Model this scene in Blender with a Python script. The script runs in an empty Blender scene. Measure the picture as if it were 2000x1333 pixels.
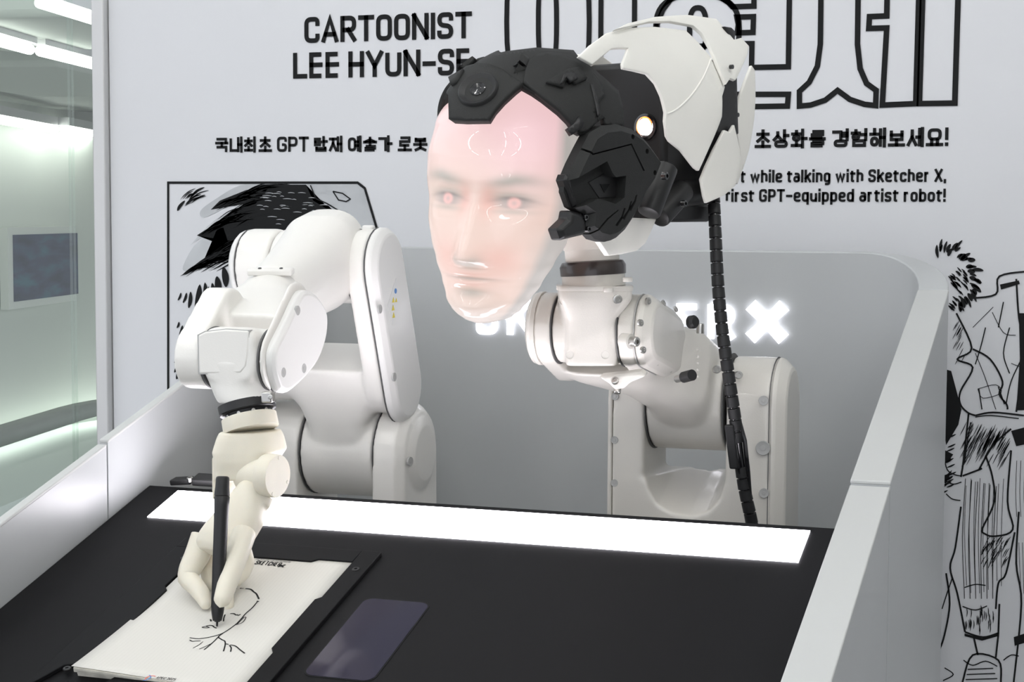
import bpy, bmesh, math, random
from mathutils import Vector, Matrix
from math import sin, cos, radians, pi, atan2, exp, sqrt
random.seed(7)
SC = bpy.context.scene
COL = SC.collection

# ------------------------------------------------------------------ camera
FPX = 3400.0                                  # focal length in pixels of a 2000 x 1333 frame
YAW, PITCH, ROLL = radians(19.2), radians(4.2), radians(0.23)
CAM = Vector((0, 0, 1.5))
FWD = Vector((-sin(YAW)*cos(PITCH), cos(YAW)*cos(PITCH), -sin(PITCH)))
R0 = Vector((cos(YAW), sin(YAW), 0)); U0 = R0.cross(FWD)
RGT = R0*cos(ROLL) + U0*sin(ROLL); UPV = U0*cos(ROLL) - R0*sin(ROLL)
cd = bpy.data.cameras.new('camera'); cam = bpy.data.objects.new('camera', cd); COL.objects.link(cam)
cd.sensor_width = 36.0; cd.lens = 36.0*FPX/2000.0; cd.clip_start = 0.05; cd.clip_end = 100
m = Matrix.Identity(4)
for i, a in enumerate((RGT, UPV, -FWD)):
    for j in range(3): m[j][i] = a[j]
m.translation = CAM; cam.matrix_world = m
SC.camera = cam

# ------------------------------------------------------------------ light
w = bpy.data.worlds.new('hall_light'); SC.world = w; w.use_nodes = True
bg = w.node_tree.nodes['Background']; bg.inputs[0].default_value = (0.90, 0.93, 1.0, 1); bg.inputs[1].default_value = 1.08
SC.view_settings.view_transform = 'Standard'; SC.view_settings.look = 'None'
SC.view_settings.gamma = 1; SC.view_settings.use_curve_mapping = False
SC.view_settings.exposure = 0.45
TUBE_POWER = 20.0        # ceiling tubes of the hall
STRIP_POWER = 10.0        # light panel in the desk
GALLERY_POWER = 6.5

# ------------------------------------------------------------------ helpers
def ray(px, py): return FWD + RGT*((px-1000)/FPX) - UPV*((py-666.5)/FPX)
def P(px, py, Y):
    d = ray(px, py); return CAM + d*(Y/d.y)
def PX(px, py, X):
    d = ray(px, py); return CAM + d*(X/d.x)
def S(v): return (Vector(v)-CAM).dot(FWD)/FPX          # metres per pixel at a point
def V(*a): return Vector(a)
AX, AY, AZ = V(1,0,0), V(0,1,0), V(0,0,1)

def mat(name, col, rough=0.5, metal=0.0, coat=0.0, emit=None, es=0.0, spec=0.5, bump=0.0, bscale=400.0, var=0.0, vscale=6.0, sss=0.0):
    M = bpy.data.materials.new(name); M.use_nodes = True
    nt = M.node_tree; b = nt.nodes['Principled BSDF']
    b.inputs['Base Color'].default_value = (*col, 1); b.inputs['Roughness'].default_value = rough
    b.inputs['Metallic'].default_value = metal; b.inputs['Coat Weight'].default_value = coat
    b.inputs['Coat Roughness'].default_value = 0.08; b.inputs['Specular IOR Level'].default_value = spec
    if emit: b.inputs['Emission Color'].default_value = (*emit, 1); b.inputs['Emission Strength'].default_value = es
    if sss: 
        b.inputs['Subsurface Weight'].default_value = sss; b.inputs['Subsurface Radius'].default_value = (0.01, 0.008, 0.006); b.inputs['Subsurface Scale'].default_value = 0.4
    tc = nt.nodes.new('ShaderNodeTexCoord')
    if bump:
        n = nt.nodes.new('ShaderNodeTexNoise'); n.inputs['Scale'].default_value = bscale; n.inputs['Detail'].default_value = 2
        nt.links.new(tc.outputs['Object'], n.inputs['Vector'])
        bp = nt.nodes.new('ShaderNodeBump'); bp.inputs['Strength'].default_value = bump; bp.inputs['Distance'].default_value = 0.001
        nt.links.new(n.outputs['Fac'], bp.inputs['Height']); nt.links.new(bp.outputs['Normal'], b.inputs['Normal'])
    if var:
        n = nt.nodes.new('ShaderNodeTexNoise'); n.inputs['Scale'].default_value = vscale; n.inputs['Detail'].default_value = 4
        nt.links.new(tc.outputs['Object'], n.inputs['Vector'])
        r = nt.nodes.new('ShaderNodeMapRange'); r.inputs['From Min'].default_value = .3; r.inputs['From Max'].default_value = .7
        r.inputs['To Min'].default_value = 1-var; r.inputs['To Max'].default_value = 1+var
        nt.links.new(n.outputs['Fac'], r.inputs['Value'])
        mx = nt.nodes.new('ShaderNodeVectorMath'); mx.operation = 'SCALE'; mx.inputs[0].default_value = col
        nt.links.new(r.outputs['Result'], mx.inputs['Scale']); nt.links.new(mx.outputs['Vector'], b.inputs['Base Color'])
    return M

MT = {}
MT['wall'] = mat('printed_wall_vinyl', (.66,.668,.69), .55, bump=.05, bscale=900, var=.012, vscale=2)
MT['ink'] = mat('black_ink', (.010,.0105,.011), .6, spec=.15)
MT['inkgrey'] = mat('grey_ink', (.46,.475,.49), .55, var=.15, vscale=9)
MT['inkdark'] = mat('dark_grey_ink', (.16,.165,.17), .55, var=.3, vscale=9)
MT['trim'] = mat('brushed_aluminium', (.60,.60,.60), .45, .35)
MT['booth'] = mat('booth_white_lacquer', (.52,.53,.52), .42, var=.02, vscale=5)
MT['boothin'] = mat('booth_grey_lacquer', (.46,.475,.48), .34, var=.02, vscale=4)
MT['desk'] = mat('matt_black_laminate', (.0075,.0075,.0085), .6, spec=.14, bump=.04, bscale=1500, var=.06, vscale=3)
MT['blackp'] = mat('black_plastic', (.013,.013,.0135), .42, spec=.4, bump=.06, bscale=1600)
MT['blackm'] = mat('black_printed_nylon', (.014,.0145,.014), .62, spec=.35, bump=.25, bscale=1300)
MT['blackg'] = mat('black_gloss', (.008,.008,.009), .12, coat=.6)
MT['seam'] = mat('dark_seam_rubber', (.10,.10,.10), .6)
MT['seat'] = mat('seam_and_seat_shade_grey', (.42,.42,.41), .5)
MT['arm'] = mat('white_painted_casting', (.80,.785,.745), .34, coat=.25, bump=.12, bscale=700, var=.015, vscale=9)
MT['armb'] = mat('ivory_painted_casting', (.66,.635,.585), .34, coat=.35, bump=.15, bscale=700, var=.015, vscale=9)
MT['cover'] = mat('white_plastic_cover', (.77,.765,.745), .38, coat=.15, bump=.05, bscale=900)
MT['shell'] = mat('white_printed_shell', (.86,.845,.79), .55, bump=.12, bscale=1200, var=.015, vscale=14)
MT['hand'] = mat('ivory_printed_resin', (.76,.72,.61), .5, bump=.15, bscale=1200, var=.04, vscale=22, sss=.25)
MT['steel'] = mat('steel_bolt', (.55,.54,.52), .28, 1.0)
MT['ring'] = mat('dark_brown_seal', (.035,.026,.024), .3, coat=.3)
MT['paper'] = mat('cream_paper', (.66,.645,.60), .75)
MT['pageedge'] = mat('paper_edges', (.66,.64,.56), .8, var=.2, vscale=60)
MT['strip'] = mat('light_panel_diffuser', (.9,.9,.9), .5, emit=(.97,.93,1.0), es=STRIP_POWER)
MT['neon'] = mat('lit_sign_acrylic', (.9,.9,.9), .5, emit=(.93,.92,1.0), es=1.7)
MT['tube'] = mat('fluorescent_tube', (.9,.9,.9), .5, emit=(1,1,.97), es=TUBE_POWER)
MT['gtube'] = mat('gallery_tube', (.9,.9,.9), .5, emit=(.97,1,.96), es=GALLERY_POWER)
MT['ledge'] = mat('added_ledge_diffuser', (.9,.9,.9), .5, emit=(.95,1,.96), es=2.0)
MT['floor'] = mat('grey_floor', (.35,.35,.34), .5, var=.05)
MT['ceil'] = mat('pale_ceiling', (.75,.76,.78), .8)
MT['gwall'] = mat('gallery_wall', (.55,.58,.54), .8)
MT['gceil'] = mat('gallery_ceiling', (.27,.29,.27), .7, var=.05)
MT['gfloor'] = mat('gallery_pale_floor', (.74,.80,.76), .6)
MT['frame'] = mat('white_frame', (.72,.74,.70), .6)
MT['amber'] = mat('amber_lens_glint', (.9,.25,.05), .3, emit=(1,.25,.06), es=1.2)
MT['lens'] = mat('projector_lens', (.9,.9,.9), .2, emit=(1,.98,.98), es=9)
MT['redring'] = mat('red_ring', (.12,.012,.01), .4)
MT['yellow'] = mat('yellow_print', (.75,.62,.05), .5)
MT['blue'] = mat('blue_print', (.08,.25,.6), .5)
MT['red'] = mat('red_print', (.7,.18,.15), .6)
MT['label'] = mat('label_silver', (.75,.75,.74), .4)
# dark glass of the phone-shaped window
g = mat('dark_violet_glass', (.018,.016,.034), .06, coat=.0, spec=.16); MT['phone'] = g
# clear pane: mostly see-through with a greenish cast and a faint sheen
def pane_mat(name, tint, k):
    M = bpy.data.materials.new(name); M.use_nodes = True; nt = M.node_tree; nt.nodes.clear()
    o = nt.nodes.new('ShaderNodeOutputMaterial'); t = nt.nodes.new('ShaderNodeBsdfTransparent'); t.inputs[0].default_value = (*tint,1)
    gl = nt.nodes.new('ShaderNodeBsdfGlossy'); gl.inputs['Roughness'].default_value = .05
    mx = nt.nodes.new('ShaderNodeMixShader'); mx.inputs[0].default_value = k
    nt.links.new(t.outputs[0], mx.inputs[1]); nt.links.new(gl.outputs[0], mx.inputs[2]); nt.links.new(mx.outputs[0], o.inputs[0])
    return M
MT['glass'] = pane_mat('showcase_glass', (.95,.975,.955), .035)
MT['glassedge'] = pane_mat('glass_edge', (.90,.93,.91), .05)

def tag(o, label=None, cat=None, group=None, kind=None):
    if label: o['label'] = label
    if cat: o['category'] = cat
    if group: o['group'] = group
    if kind: o['kind'] = kind
    return o
def empty(name, loc, label, cat, group=None):
    o = bpy.data.objects.new(name, None); COL.objects.link(o); o.location = loc; o.empty_display_size = .05
    return tag(o, label, cat, group)
def finish(bm, name, material, parent=None, smooth=35, bevel=0, seg=2, solid=0, sub=0, soff=-1):
    bmesh.ops.recalc_face_normals(bm, faces=bm.faces) if not solid else None
    me = bpy.data.meshes.new(name); bm.to_mesh(me); bm.free()
    return mesh_obj(me, name, material, parent, smooth, bevel, seg, solid, sub, soff)
def mesh_obj(me, name, material, parent=None, smooth=35, bevel=0, seg=2, solid=0, sub=0, soff=-1):
    me.materials.append(MT[material] if isinstance(material, str) else material)
    if smooth is not None and len(me.polygons):
        me.shade_smooth()
        if smooth < 180: me.set_sharp_from_angle(angle=radians(smooth))
    o = bpy.data.objects.new(name, me); COL.objects.link(o)
    if parent is not None:
        o.parent = parent
        base = Vector(parent.location) if parent.type == 'EMPTY' else (Vector(parent.parent.location) if parent.parent is not None and parent.parent.type == 'EMPTY' else Vector((0,0,0)))
        # meshes carry world coordinates: cancel the offset of the Empty above them
        if parent.type == 'EMPTY': o.location = -base
    if sub: 
        s = o.modifiers.new('sub', 'SUBSURF'); s.levels = sub; s.render_levels = sub
    if solid:
        s = o.modifiers.new('solid', 'SOLIDIFY'); s.thickness = solid; s.offset = soff
    if bevel:
        b = o.modifiers.new('bevel', 'BEVEL'); b.width = bevel; b.segments = seg; b.limit_method = 'ANGLE'; b.angle_limit = radians(40); b.harden_normals = False
    return o

class MB:
    def __init__(s): s.bm = bmesh.new()
    def loft(s, rings, cap=True, closed=True):
        vs = [[s.bm.verts.new(p) for p in r] for r in rings]
        n = len(rings[0])
        for a, b in zip(vs[:-1], vs[1:]):
            for i in range(n if closed else n-1):
                j = (i+1) % n
                s.bm.faces.new((a[i], a[j], b[j], b[i]))
        if cap:
            s.bm.faces.new(vs[0][::-1]); s.bm.faces.new(vs[-1])
        return s
    def lathe(s, p0, axis, prof, n=32):
        axis = Vector(axis).normalized(); a = axis.orthogonal().normalized(); b = axis.cross(a)
        rings = []
        for h, r in prof:
            c = Vector(p0) + axis*h
            rings.append([c + (a*cos(2*pi*i/n) + b*sin(2*pi*i/n))*max(r, 1e-5) for i in range(n)])
        return s.loft(rings)
    def cyl(s, p0, p1, r, r1=None, n=28, bev=0):
        p0, p1 = Vector(p0), Vector(p1); d = p1-p0; L = d.length; r1 = r if r1 is None else r1
        if bev: pr = [(0, r-bev), (bev*.3, r-bev*.3), (bev, r), (L-bev, r1), (L-bev*.3, r1-bev*.3), (L, r1-bev)]
        else: pr = [(0, r), (L, r1)]
        return s.lathe(p0, d, pr, n)
    def prism(s, pts, vec, inset=0):
        pts = [Vector(p) for p in pts]; vec = Vector(vec)
        if inset:
            d = vec.normalized(); c = sum(pts, Vector())/len(pts); nrm = d
            ins = []
            n = len(pts)
            for i in range(n):
                e1 = (pts[i]-pts[i-1]).normalized(); e2 = (pts[(i+1) % n]-pts[i]).normalized()
                t = (e1+e2).normalized(); o = nrm.cross(t)
                if o.dot(c-pts[i]) < 0: o = -o
                ins.append(pts[i]+o*inset)
            rings = [pts, [p+vec-d*inset for p in pts], [p+vec for p in ins]]
        else: rings = [pts, [p+vec for p in pts]]
        return s.loft(rings)
    def box(s, c, ux, uy, uz):       # centre and half-extent vectors
        c, ux, uy, uz = map(Vector, (c, ux, uy, uz))
        q = [c-ux-uy, c+ux-uy, c+ux+uy, c-ux+uy]
        return s.loft([[p-uz for p in q], [p+uz for p in q]])
    def tube(s, pts, r, n=10):
        pts = [Vector(p) for p in pts]; rings = []
        a = None
        for i, p in enumerate(pts):
            t = (pts[min(i+1, len(pts)-1)]-pts[max(i-1, 0)]).normalized()
            if a is None: a = t.orthogonal().normalized()
            a = (a - t*a.dot(t)).normalized(); b = t.cross(a)
            rr = r[i] if isinstance(r, (list, tuple)) else r
            rings.append([p+(a*cos(2*pi*k/n)+b*sin(2*pi*k/n))*rr for k in range(n)])
        return s.loft(rings)
    def sphere(s, c, r, n=20, k=10):
        c = Vector(c)
        return s.lathe(c, AZ, [(-r*cos(pi*i/k), max(r*sin(pi*i/k), 1e-5)) for i in range(k+1)], n)
    def poly(s, pts):
        s.bm.faces.new([s.bm.verts.new(p) for p in pts]); return s
    def obj(s, name, material, parent=None, **k): return finish(s.bm, name, material, parent, **k)

def supring(c, a, b, ra, rb, e=2.6, n=32):
    c, a, b = Vector(c), Vector(a), Vector(b); out = []
    for i in range(n):
        t = 2*pi*i/n; ct, st = cos(t), sin(t)
        out.append(c + a*(ra*math.copysign(abs(ct)**(2/e), ct)) + b*(rb*math.copysign(abs(st)**(2/e), st)))
    return out

def evaluated(o):
    bpy.context.view_layer.update()
    dg = bpy.context.evaluated_depsgraph_get()
    return bpy.data.meshes.new_from_object(o.evaluated_get(dg))
def cast(mb, name, material, parent=None, voxel=.003, it=6, cut=None, smooth=180):
    """Melt overlapping solids into one smooth casting (voxel remesh + relax); cut = MB of solids to take away."""
    bm = mb.bm; bmesh.ops.recalc_face_normals(bm, faces=bm.faces)
    me = bpy.data.meshes.new('tmp'); bm.to_mesh(me); bm.free(); o = bpy.data.objects.new('tmp', me); COL.objects.link(o)
    r = o.modifiers.new('r', 'REMESH'); r.mode = 'VOXEL'; r.voxel_size = voxel; r.adaptivity = 0
    co = None
    if cut is not None:
        cb = cut.bm; bmesh.ops.recalc_face_normals(cb, faces=cb.faces)
        cm = bpy.data.meshes.new('tmpc'); cb.to_mesh(cm); cb.free(); co = bpy.data.objects.new('tmpc', cm); COL.objects.link(co)
        b = o.modifiers.new('b', 'BOOLEAN'); b.operation = 'DIFFERENCE'; b.object = co; b.solver = 'EXACT'
        r2 = o.modifiers.new('r2', 'REMESH'); r2.mode = 'VOXEL'; r2.voxel_size = voxel; r2.adaptivity = 0
    s = o.modifiers.new('s', 'SMOOTH'); s.factor = .5; s.iterations = it
    em = evaluated(o)
    bpy.data.objects.remove(o); bpy.data.meshes.remove(me)
    if co: bpy.data.objects.remove(co)
    em.name = name
    em.materials.clear()
    return mesh_obj(em, name, material, parent, smooth=smooth)

def arc(c, a, b, r, t0, t1, n=10):
    c, a, b = Vector(c), Vector(a), Vector(b)
    return [c + a*(r*cos(radians(t0+(t1-t0)*i/n))) + b*(r*sin(radians(t0+(t1-t0)*i/n))) for i in range(n+1)]
def fillet(pts, r, closed=False, seg=5):
    pts = [Vector(p) for p in pts]; n = len(pts); out = []
    for i, p in enumerate(pts):
        if not closed and i in (0, n-1): out.append(p); continue
        a, b = pts[i-1]-p, pts[(i+1) % n]-p; la, lb = a.length, b.length
        rr = min(r, la*.5, lb*.5)
        if rr < 1e-6: out.append(p); continue
        p1, p2 = p+a*(rr/la), p+b*(rr/lb)
        for k in range(seg+1):
            t = k/seg; out.append(p1*(1-t)**2 + p*(2*t*(1-t)) + p2*t*t)
    return out
def spline(pts, n=8, closed=False):
    pts = [Vector(p) for p in pts]; m_ = len(pts); out = []
    for i in range(m_ if closed else m_-1):
        g = (lambda k: pts[k % m_]) if closed else (lambda k: pts[min(max(k, 0), m_-1)])
        p0, p1, p2, p3 = g(i-1), g(i), g(i+1), g(i+2)
        for k in range(n):
            t = k/n
            out.append(.5*((2*p1)+(p2-p0)*t+(2*p0-5*p1+4*p2-p3)*t*t+(3*p1-p0-3*p2+p3)*t**3))
    if not closed: out.append(pts[-1])
    return out

# bolts: a steel head with a dark socket
def bolt(p, nrm, r, parent, name='bolt', h=None, material='steel'):
    nrm = Vector(nrm).normalized(); h = h or r*.7
    o = MB().lathe(Vector(p)-nrm*h, nrm, [(0, r), (h*1.8, r), (h*2, r*.85), (h*2, r*.5), (h*1.3, r*.45), (h*1.3, r*.01)], 14).obj(name, material, parent)
    return o
def dimple(p, nrm, r, parent, name='screw_hole'):     # recessed screw seat: shallow cup, the recess shade put in as grey, small screw inside
    nrm = Vector(nrm).normalized()
    o = MB().lathe(Vector(p)-nrm*r*.4, nrm, [(0, r), (r*.42, r), (r*.46, r*.94), (r*.43, r*.86), (r*.40, r*.4), (r*.46, r*.36), (r*.46, r*.02)], 18).obj(name, 'seat', parent)
    return o
# ------------------------------------------------------------------ the hall
YW = 2.72                                            # printed wall
XWL = P(217, 400, YW).x; XTL = P(191, 400, YW).x
tag(MB().box((0,1,-.05), (7,0,0), (0,11.5,0), (0,0,.05)).obj('floor', 'floor', smooth=None), kind='structure')
tag(MB().box((0,.2,3.35), (4.5,0,0), (0,2.5,0), (0,0,.05)).obj('ceiling', 'ceil', smooth=None), kind='structure')
wall = tag(MB().box(((XWL+1.6)/2, YW+.04, 1.65), ((1.6-XWL)/2,0,0), (0,.04,0), (0,0,1.65)).obj('wall_back', 'wall', smooth=None), kind='structure')
tr = MB().box(((XWL+XTL)/2-.001, YW+.035, 1.65), ((XWL-XTL)/2-.001,0,0), (0,.05,0), (0,0,1.65)).obj('trim_1', 'trim', bevel=.003); tag(tr, kind='structure')

tag(MB().box((1.66, .35, 1.65), (.05,0,0), (0,2.4,0), (0,0,1.65)).obj('light_block_right', 'floor', smooth=None), kind='structure')  # unseen grey partition added to block light coming from the right
# ceiling tubes of the hall: they light the booth and show in the glossy mask
def tube_light(a, b, r, m_, parent_label, group):
    a, b = Vector(a), Vector(b); d = (b-a).normalized()
    e = empty('ceiling_tube_light', (a+b)/2+AZ*.05, parent_label, 'light', group)
    side = d.cross(AZ).normalized()
    MB().box((a+b)/2+AZ*.035, d*((b-a).length/2), side*r*1.3, AZ*.02).obj('housing', 'trim', e, smooth=None)
    MB().lathe(a, d, [(0, r*.6), (r*.5, r), ((b-a).length-r*.5, r), ((b-a).length, r*.6)], 12).obj('tube', m_, e)
    return e
for X, nx_ in ((-2.3, 'far left'), (-1.2, 'left'), (-.1, 'right'), (1.0, 'far right')):
    for Y, ny_ in ((-1.4, 'behind the camera'), (.05, 'above the camera'), (1.5, 'above the desk')):
        tube_light((X, Y-.6, 3.19), (X, Y+.6, 3.19), .022, 'tube', 'ceiling tube light out of the picture, %s row, %s' % (nx_, ny_), 'hall ceiling tubes')

# ------------------------------------------------------------------ gallery behind glass on the left
gd = ray(1380, 417); gd.z = 0; gd.normalize(); gp = V(gd.y, -gd.x, 0)     # along the gallery, and across it to the right
def on_ray(px, dist):
    d = ray(px, 417); d.z = 0; d.normalize(); return V(CAM.x+d.x*dist, CAM.y+d.y*dist, 0)
A = on_ray(60, 9.0)
def hit(px, base, direc):                       # where the vertical plane base+direc meets the view line of column px
    d = ray(px, 417); den = d.x*direc.y - d.y*direc.x
    t = (base.x*direc.y - base.y*direc.x)/den; return V(d.x*t, d.y*t, 0)
B = hit(188, A, gd); A0 = A - gd*5.5
GZ = 1.97
corner = fillet([A0, B, B+gp*3.0], .9, seg=8)
mb = MB(); mb.loft([[c+AZ*z for c in corner] for z in (0, GZ+.3)], cap=False, closed=False)
tag(mb.obj('wall_gallery', 'gwall', solid=.06, soff=0, smooth=60), kind='structure')
gL = (B.y-3.0)/gd.y; gc = B + gp*.9 - gd*((gL-.6)/2)
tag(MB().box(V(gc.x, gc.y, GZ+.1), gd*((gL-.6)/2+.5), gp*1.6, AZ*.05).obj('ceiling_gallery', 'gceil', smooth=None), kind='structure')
# stepped soffits between the tube rows
def at_h(px, py, z):
    d = ray(px, py); return CAM + d*((z-CAM.z)/d.z)
for (x0, y0, x1, y1, nm) in ((75, 5, 205, 46, 'r1'), (-60, 64, 60, 97, 'r2'), (76, 99, 206, 132, 'r2'), (-60, 222, 108, 252, 'r3'), (124, 251, 206, 266, 'r3')):
    a = at_h(x0, y0, GZ-.06); b = on_line = at_h(x1, y1, GZ-.06)
    tube_light(a, b, {'r1': .0105, 'r2': .0135, 'r3': .023}[nm], 'gtube', {'r1': 'topmost fluorescent tube seen through the glass at upper left', 'r2': '%s fluorescent tube of the middle row behind the glass' % ('left' if x0 < 0 else 'right'), 'r3': '%s fluorescent tube of the lowest row behind the glass' % ('left' if x0 < 0 else 'right')}[nm], 'gallery ceiling tubes')
for (ya, yb, h, nm) in ((150, 235, .05, 0), (45, 70, .06, 0)):
    pa, pb = at_h(-60, ya-25, GZ), at_h(205, ya+25, GZ); dd = (pb-pa).normalized(); sd = V(dd.y, -dd.x, 0)
    tag(MB().box((pa+pb)/2+AZ*.03, dd*((pb-pa).length*.6), sd*.35, AZ*h).obj('trim_soffit', 'gwall', bevel=.02), kind='structure')
# low ledge and pale plinth along the gallery wall
lc = fillet([A0+gp*.12, B+gp*.12-gd*.12, B+gp*3-gd*.12], .8, seg=8)
def strip_wall(path, z0, z1, m_, nm, off):
    mb = MB(); mb.loft([[c+AZ*z for c in path] for z in (z0, z1)], cap=False, closed=False)
    return tag(mb.obj(nm, m_, solid=off, soff=1, smooth=60), kind='structure')
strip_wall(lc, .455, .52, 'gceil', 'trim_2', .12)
lc2 = fillet([A0+gp*.5, B+gp*.5-gd*.5, B+gp*3-gd*.5], .6, seg=8)
mb = MB(); mb.loft([[c+AZ*.40 for c in corner], [c+AZ*.30 for c in lc2], [c+AZ*.02 for c in lc2]], cap=False, closed=False)
tag(mb.obj('baseboard_gallery', 'gfloor', smooth=40), kind='structure')
lpa, lpb = [fillet([A0+gp*q, B+gp*q-gd*q, B+gp*3-gd*q], .8, seg=8) for q in (.06, .115)]
mb = MB(); mb.loft([[c+AZ*.4525 for c in lpa], [c+AZ*.4525 for c in lpb]], cap=False, closed=False)
tag(mb.obj('added_ledge_light', 'ledge', solid=.003, soff=0, smooth=60), 'added white light strip, out of view under the grey ledge behind the glass', 'light')  # unseen glowing strip added to brighten the plinth below the ledge
# picture on the gallery wall
pl, pr = hit(6, A+gp*.06, gd), hit(153, A+gp*.06, gd)
zt, zb = 1.5-(446-417)/FPX*9.0, 1.5-(592-417)/FPX*9.0
pw = (pr-pl).length
MTp = mat('painted_canvas', (.045,.075,.13), .6)
nt = MTp.node_tree; n1 = nt.nodes.new('ShaderNodeTexNoise'); n1.inputs['Scale'].default_value = 4; n1.inputs['Detail'].default_value = 5
mp = nt.nodes.new('ShaderNodeMapping'); mp.inputs['Scale'].default_value = (1,1,4); tcn = nt.nodes.new('ShaderNodeTexCoord')
nt.links.new(tcn.outputs['Object'], mp.inputs[0]); nt.links.new(mp.outputs[0], n1.inputs['Vector'])
cr = nt.nodes.new('ShaderNodeValToRGB'); e = cr.color_ramp.elements
e[0].position = .3; e[0].color = (.02,.035,.06,1); e[1].position = .7; e[1].color = (.05,.14,.19,1)
e2 = cr.color_ramp.elements.new(.5); e2.color = (.05,.065,.13,1)
nt.links.new(n1.outputs['Fac'], cr.inputs[0]); nt.links.new(cr.outputs[0], nt.nodes['Principled BSDF'].inputs['Base Color'])
pic = empty('framed_picture', (pl+pr)/2+AZ*zb, 'blue abstract picture in a white frame behind the glass', 'picture')
pc = (pl+pr)/2+AZ*(zt+zb)/2
MB().box(pc, gd*pw/2, gp*.02, AZ*(zt-zb)/2).obj('frame', 'frame', pic, smooth=None)
MB().box(pc+gp*.012, gd*(pw/2-.06), gp*.012, AZ*((zt-zb)/2-.035)).obj('canvas', MTp, pic, smooth=None)
# glass front of the gallery: two panes meeting at a polished joint
YG = YW+.16
xj = P(141, 400, YG).x
win = tag(MB().box(((xj+XTL+.01)/2+.002, YG, 1.6), ((XTL+.01-xj)/2-.003,0,0), (0,.005,0), (0,0,1.6)).obj('window_1', 'glass', smooth=None), kind='structure')
MB().box((xj-1.202, YG, 1.6), (1.198,0,0), (0,.005,0), (0,0,1.6)).obj('pane', 'glass', win, smooth=None)
MB().box((xj, YG, 1.6), (.003,0,0), (0,.006,0), (0,0,1.6)).obj('glass_joint', 'glassedge', win, smooth=None)

# ------------------------------------------------------------------ flat print: ribbons and filled shapes in a plane
def ribbon(bm, pts, wd, closed=False, frame=None):
    """pts: 2-D Vectors (u, v); wd: width or list; frame(u, v) -> world point."""
    n = len(pts)
    if n < 2: return
    L, Rr = [], []
    for i, p in enumerate(pts):
        a = pts[i-1] if (closed or i > 0) else None; b = pts[(i+1) % n] if (closed or i < n-1) else None
        d1 = (p-a).normalized() if a is not None and (p-a).length > 1e-9 else None
        d2 = (b-p).normalized() if b is not None and (b-p).length > 1e-9 else None
        d1 = d1 or d2; d2 = d2 or d1
        n1, n2 = Vector((-d1.y, d1.x)), Vector((-d2.y, d2.x)); mt = n1+n2
        if mt.length < .3: mt = n1
        mt.normalize(); k_ = 1/max(mt.dot(n1), .45)
        ww = (wd[i] if isinstance(wd, (list, tuple)) else wd)*.5*k_
        L.append(bm.verts.new(frame(*(p+mt*ww)))); Rr.append(bm.verts.new(frame(*(p-mt*ww))))
    for i in range(n if closed else n-1):
        j = (i+1) % n
        try: bm.faces.new((L[i], L[j], Rr[j], Rr[i]))
        except ValueError: pass
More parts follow.
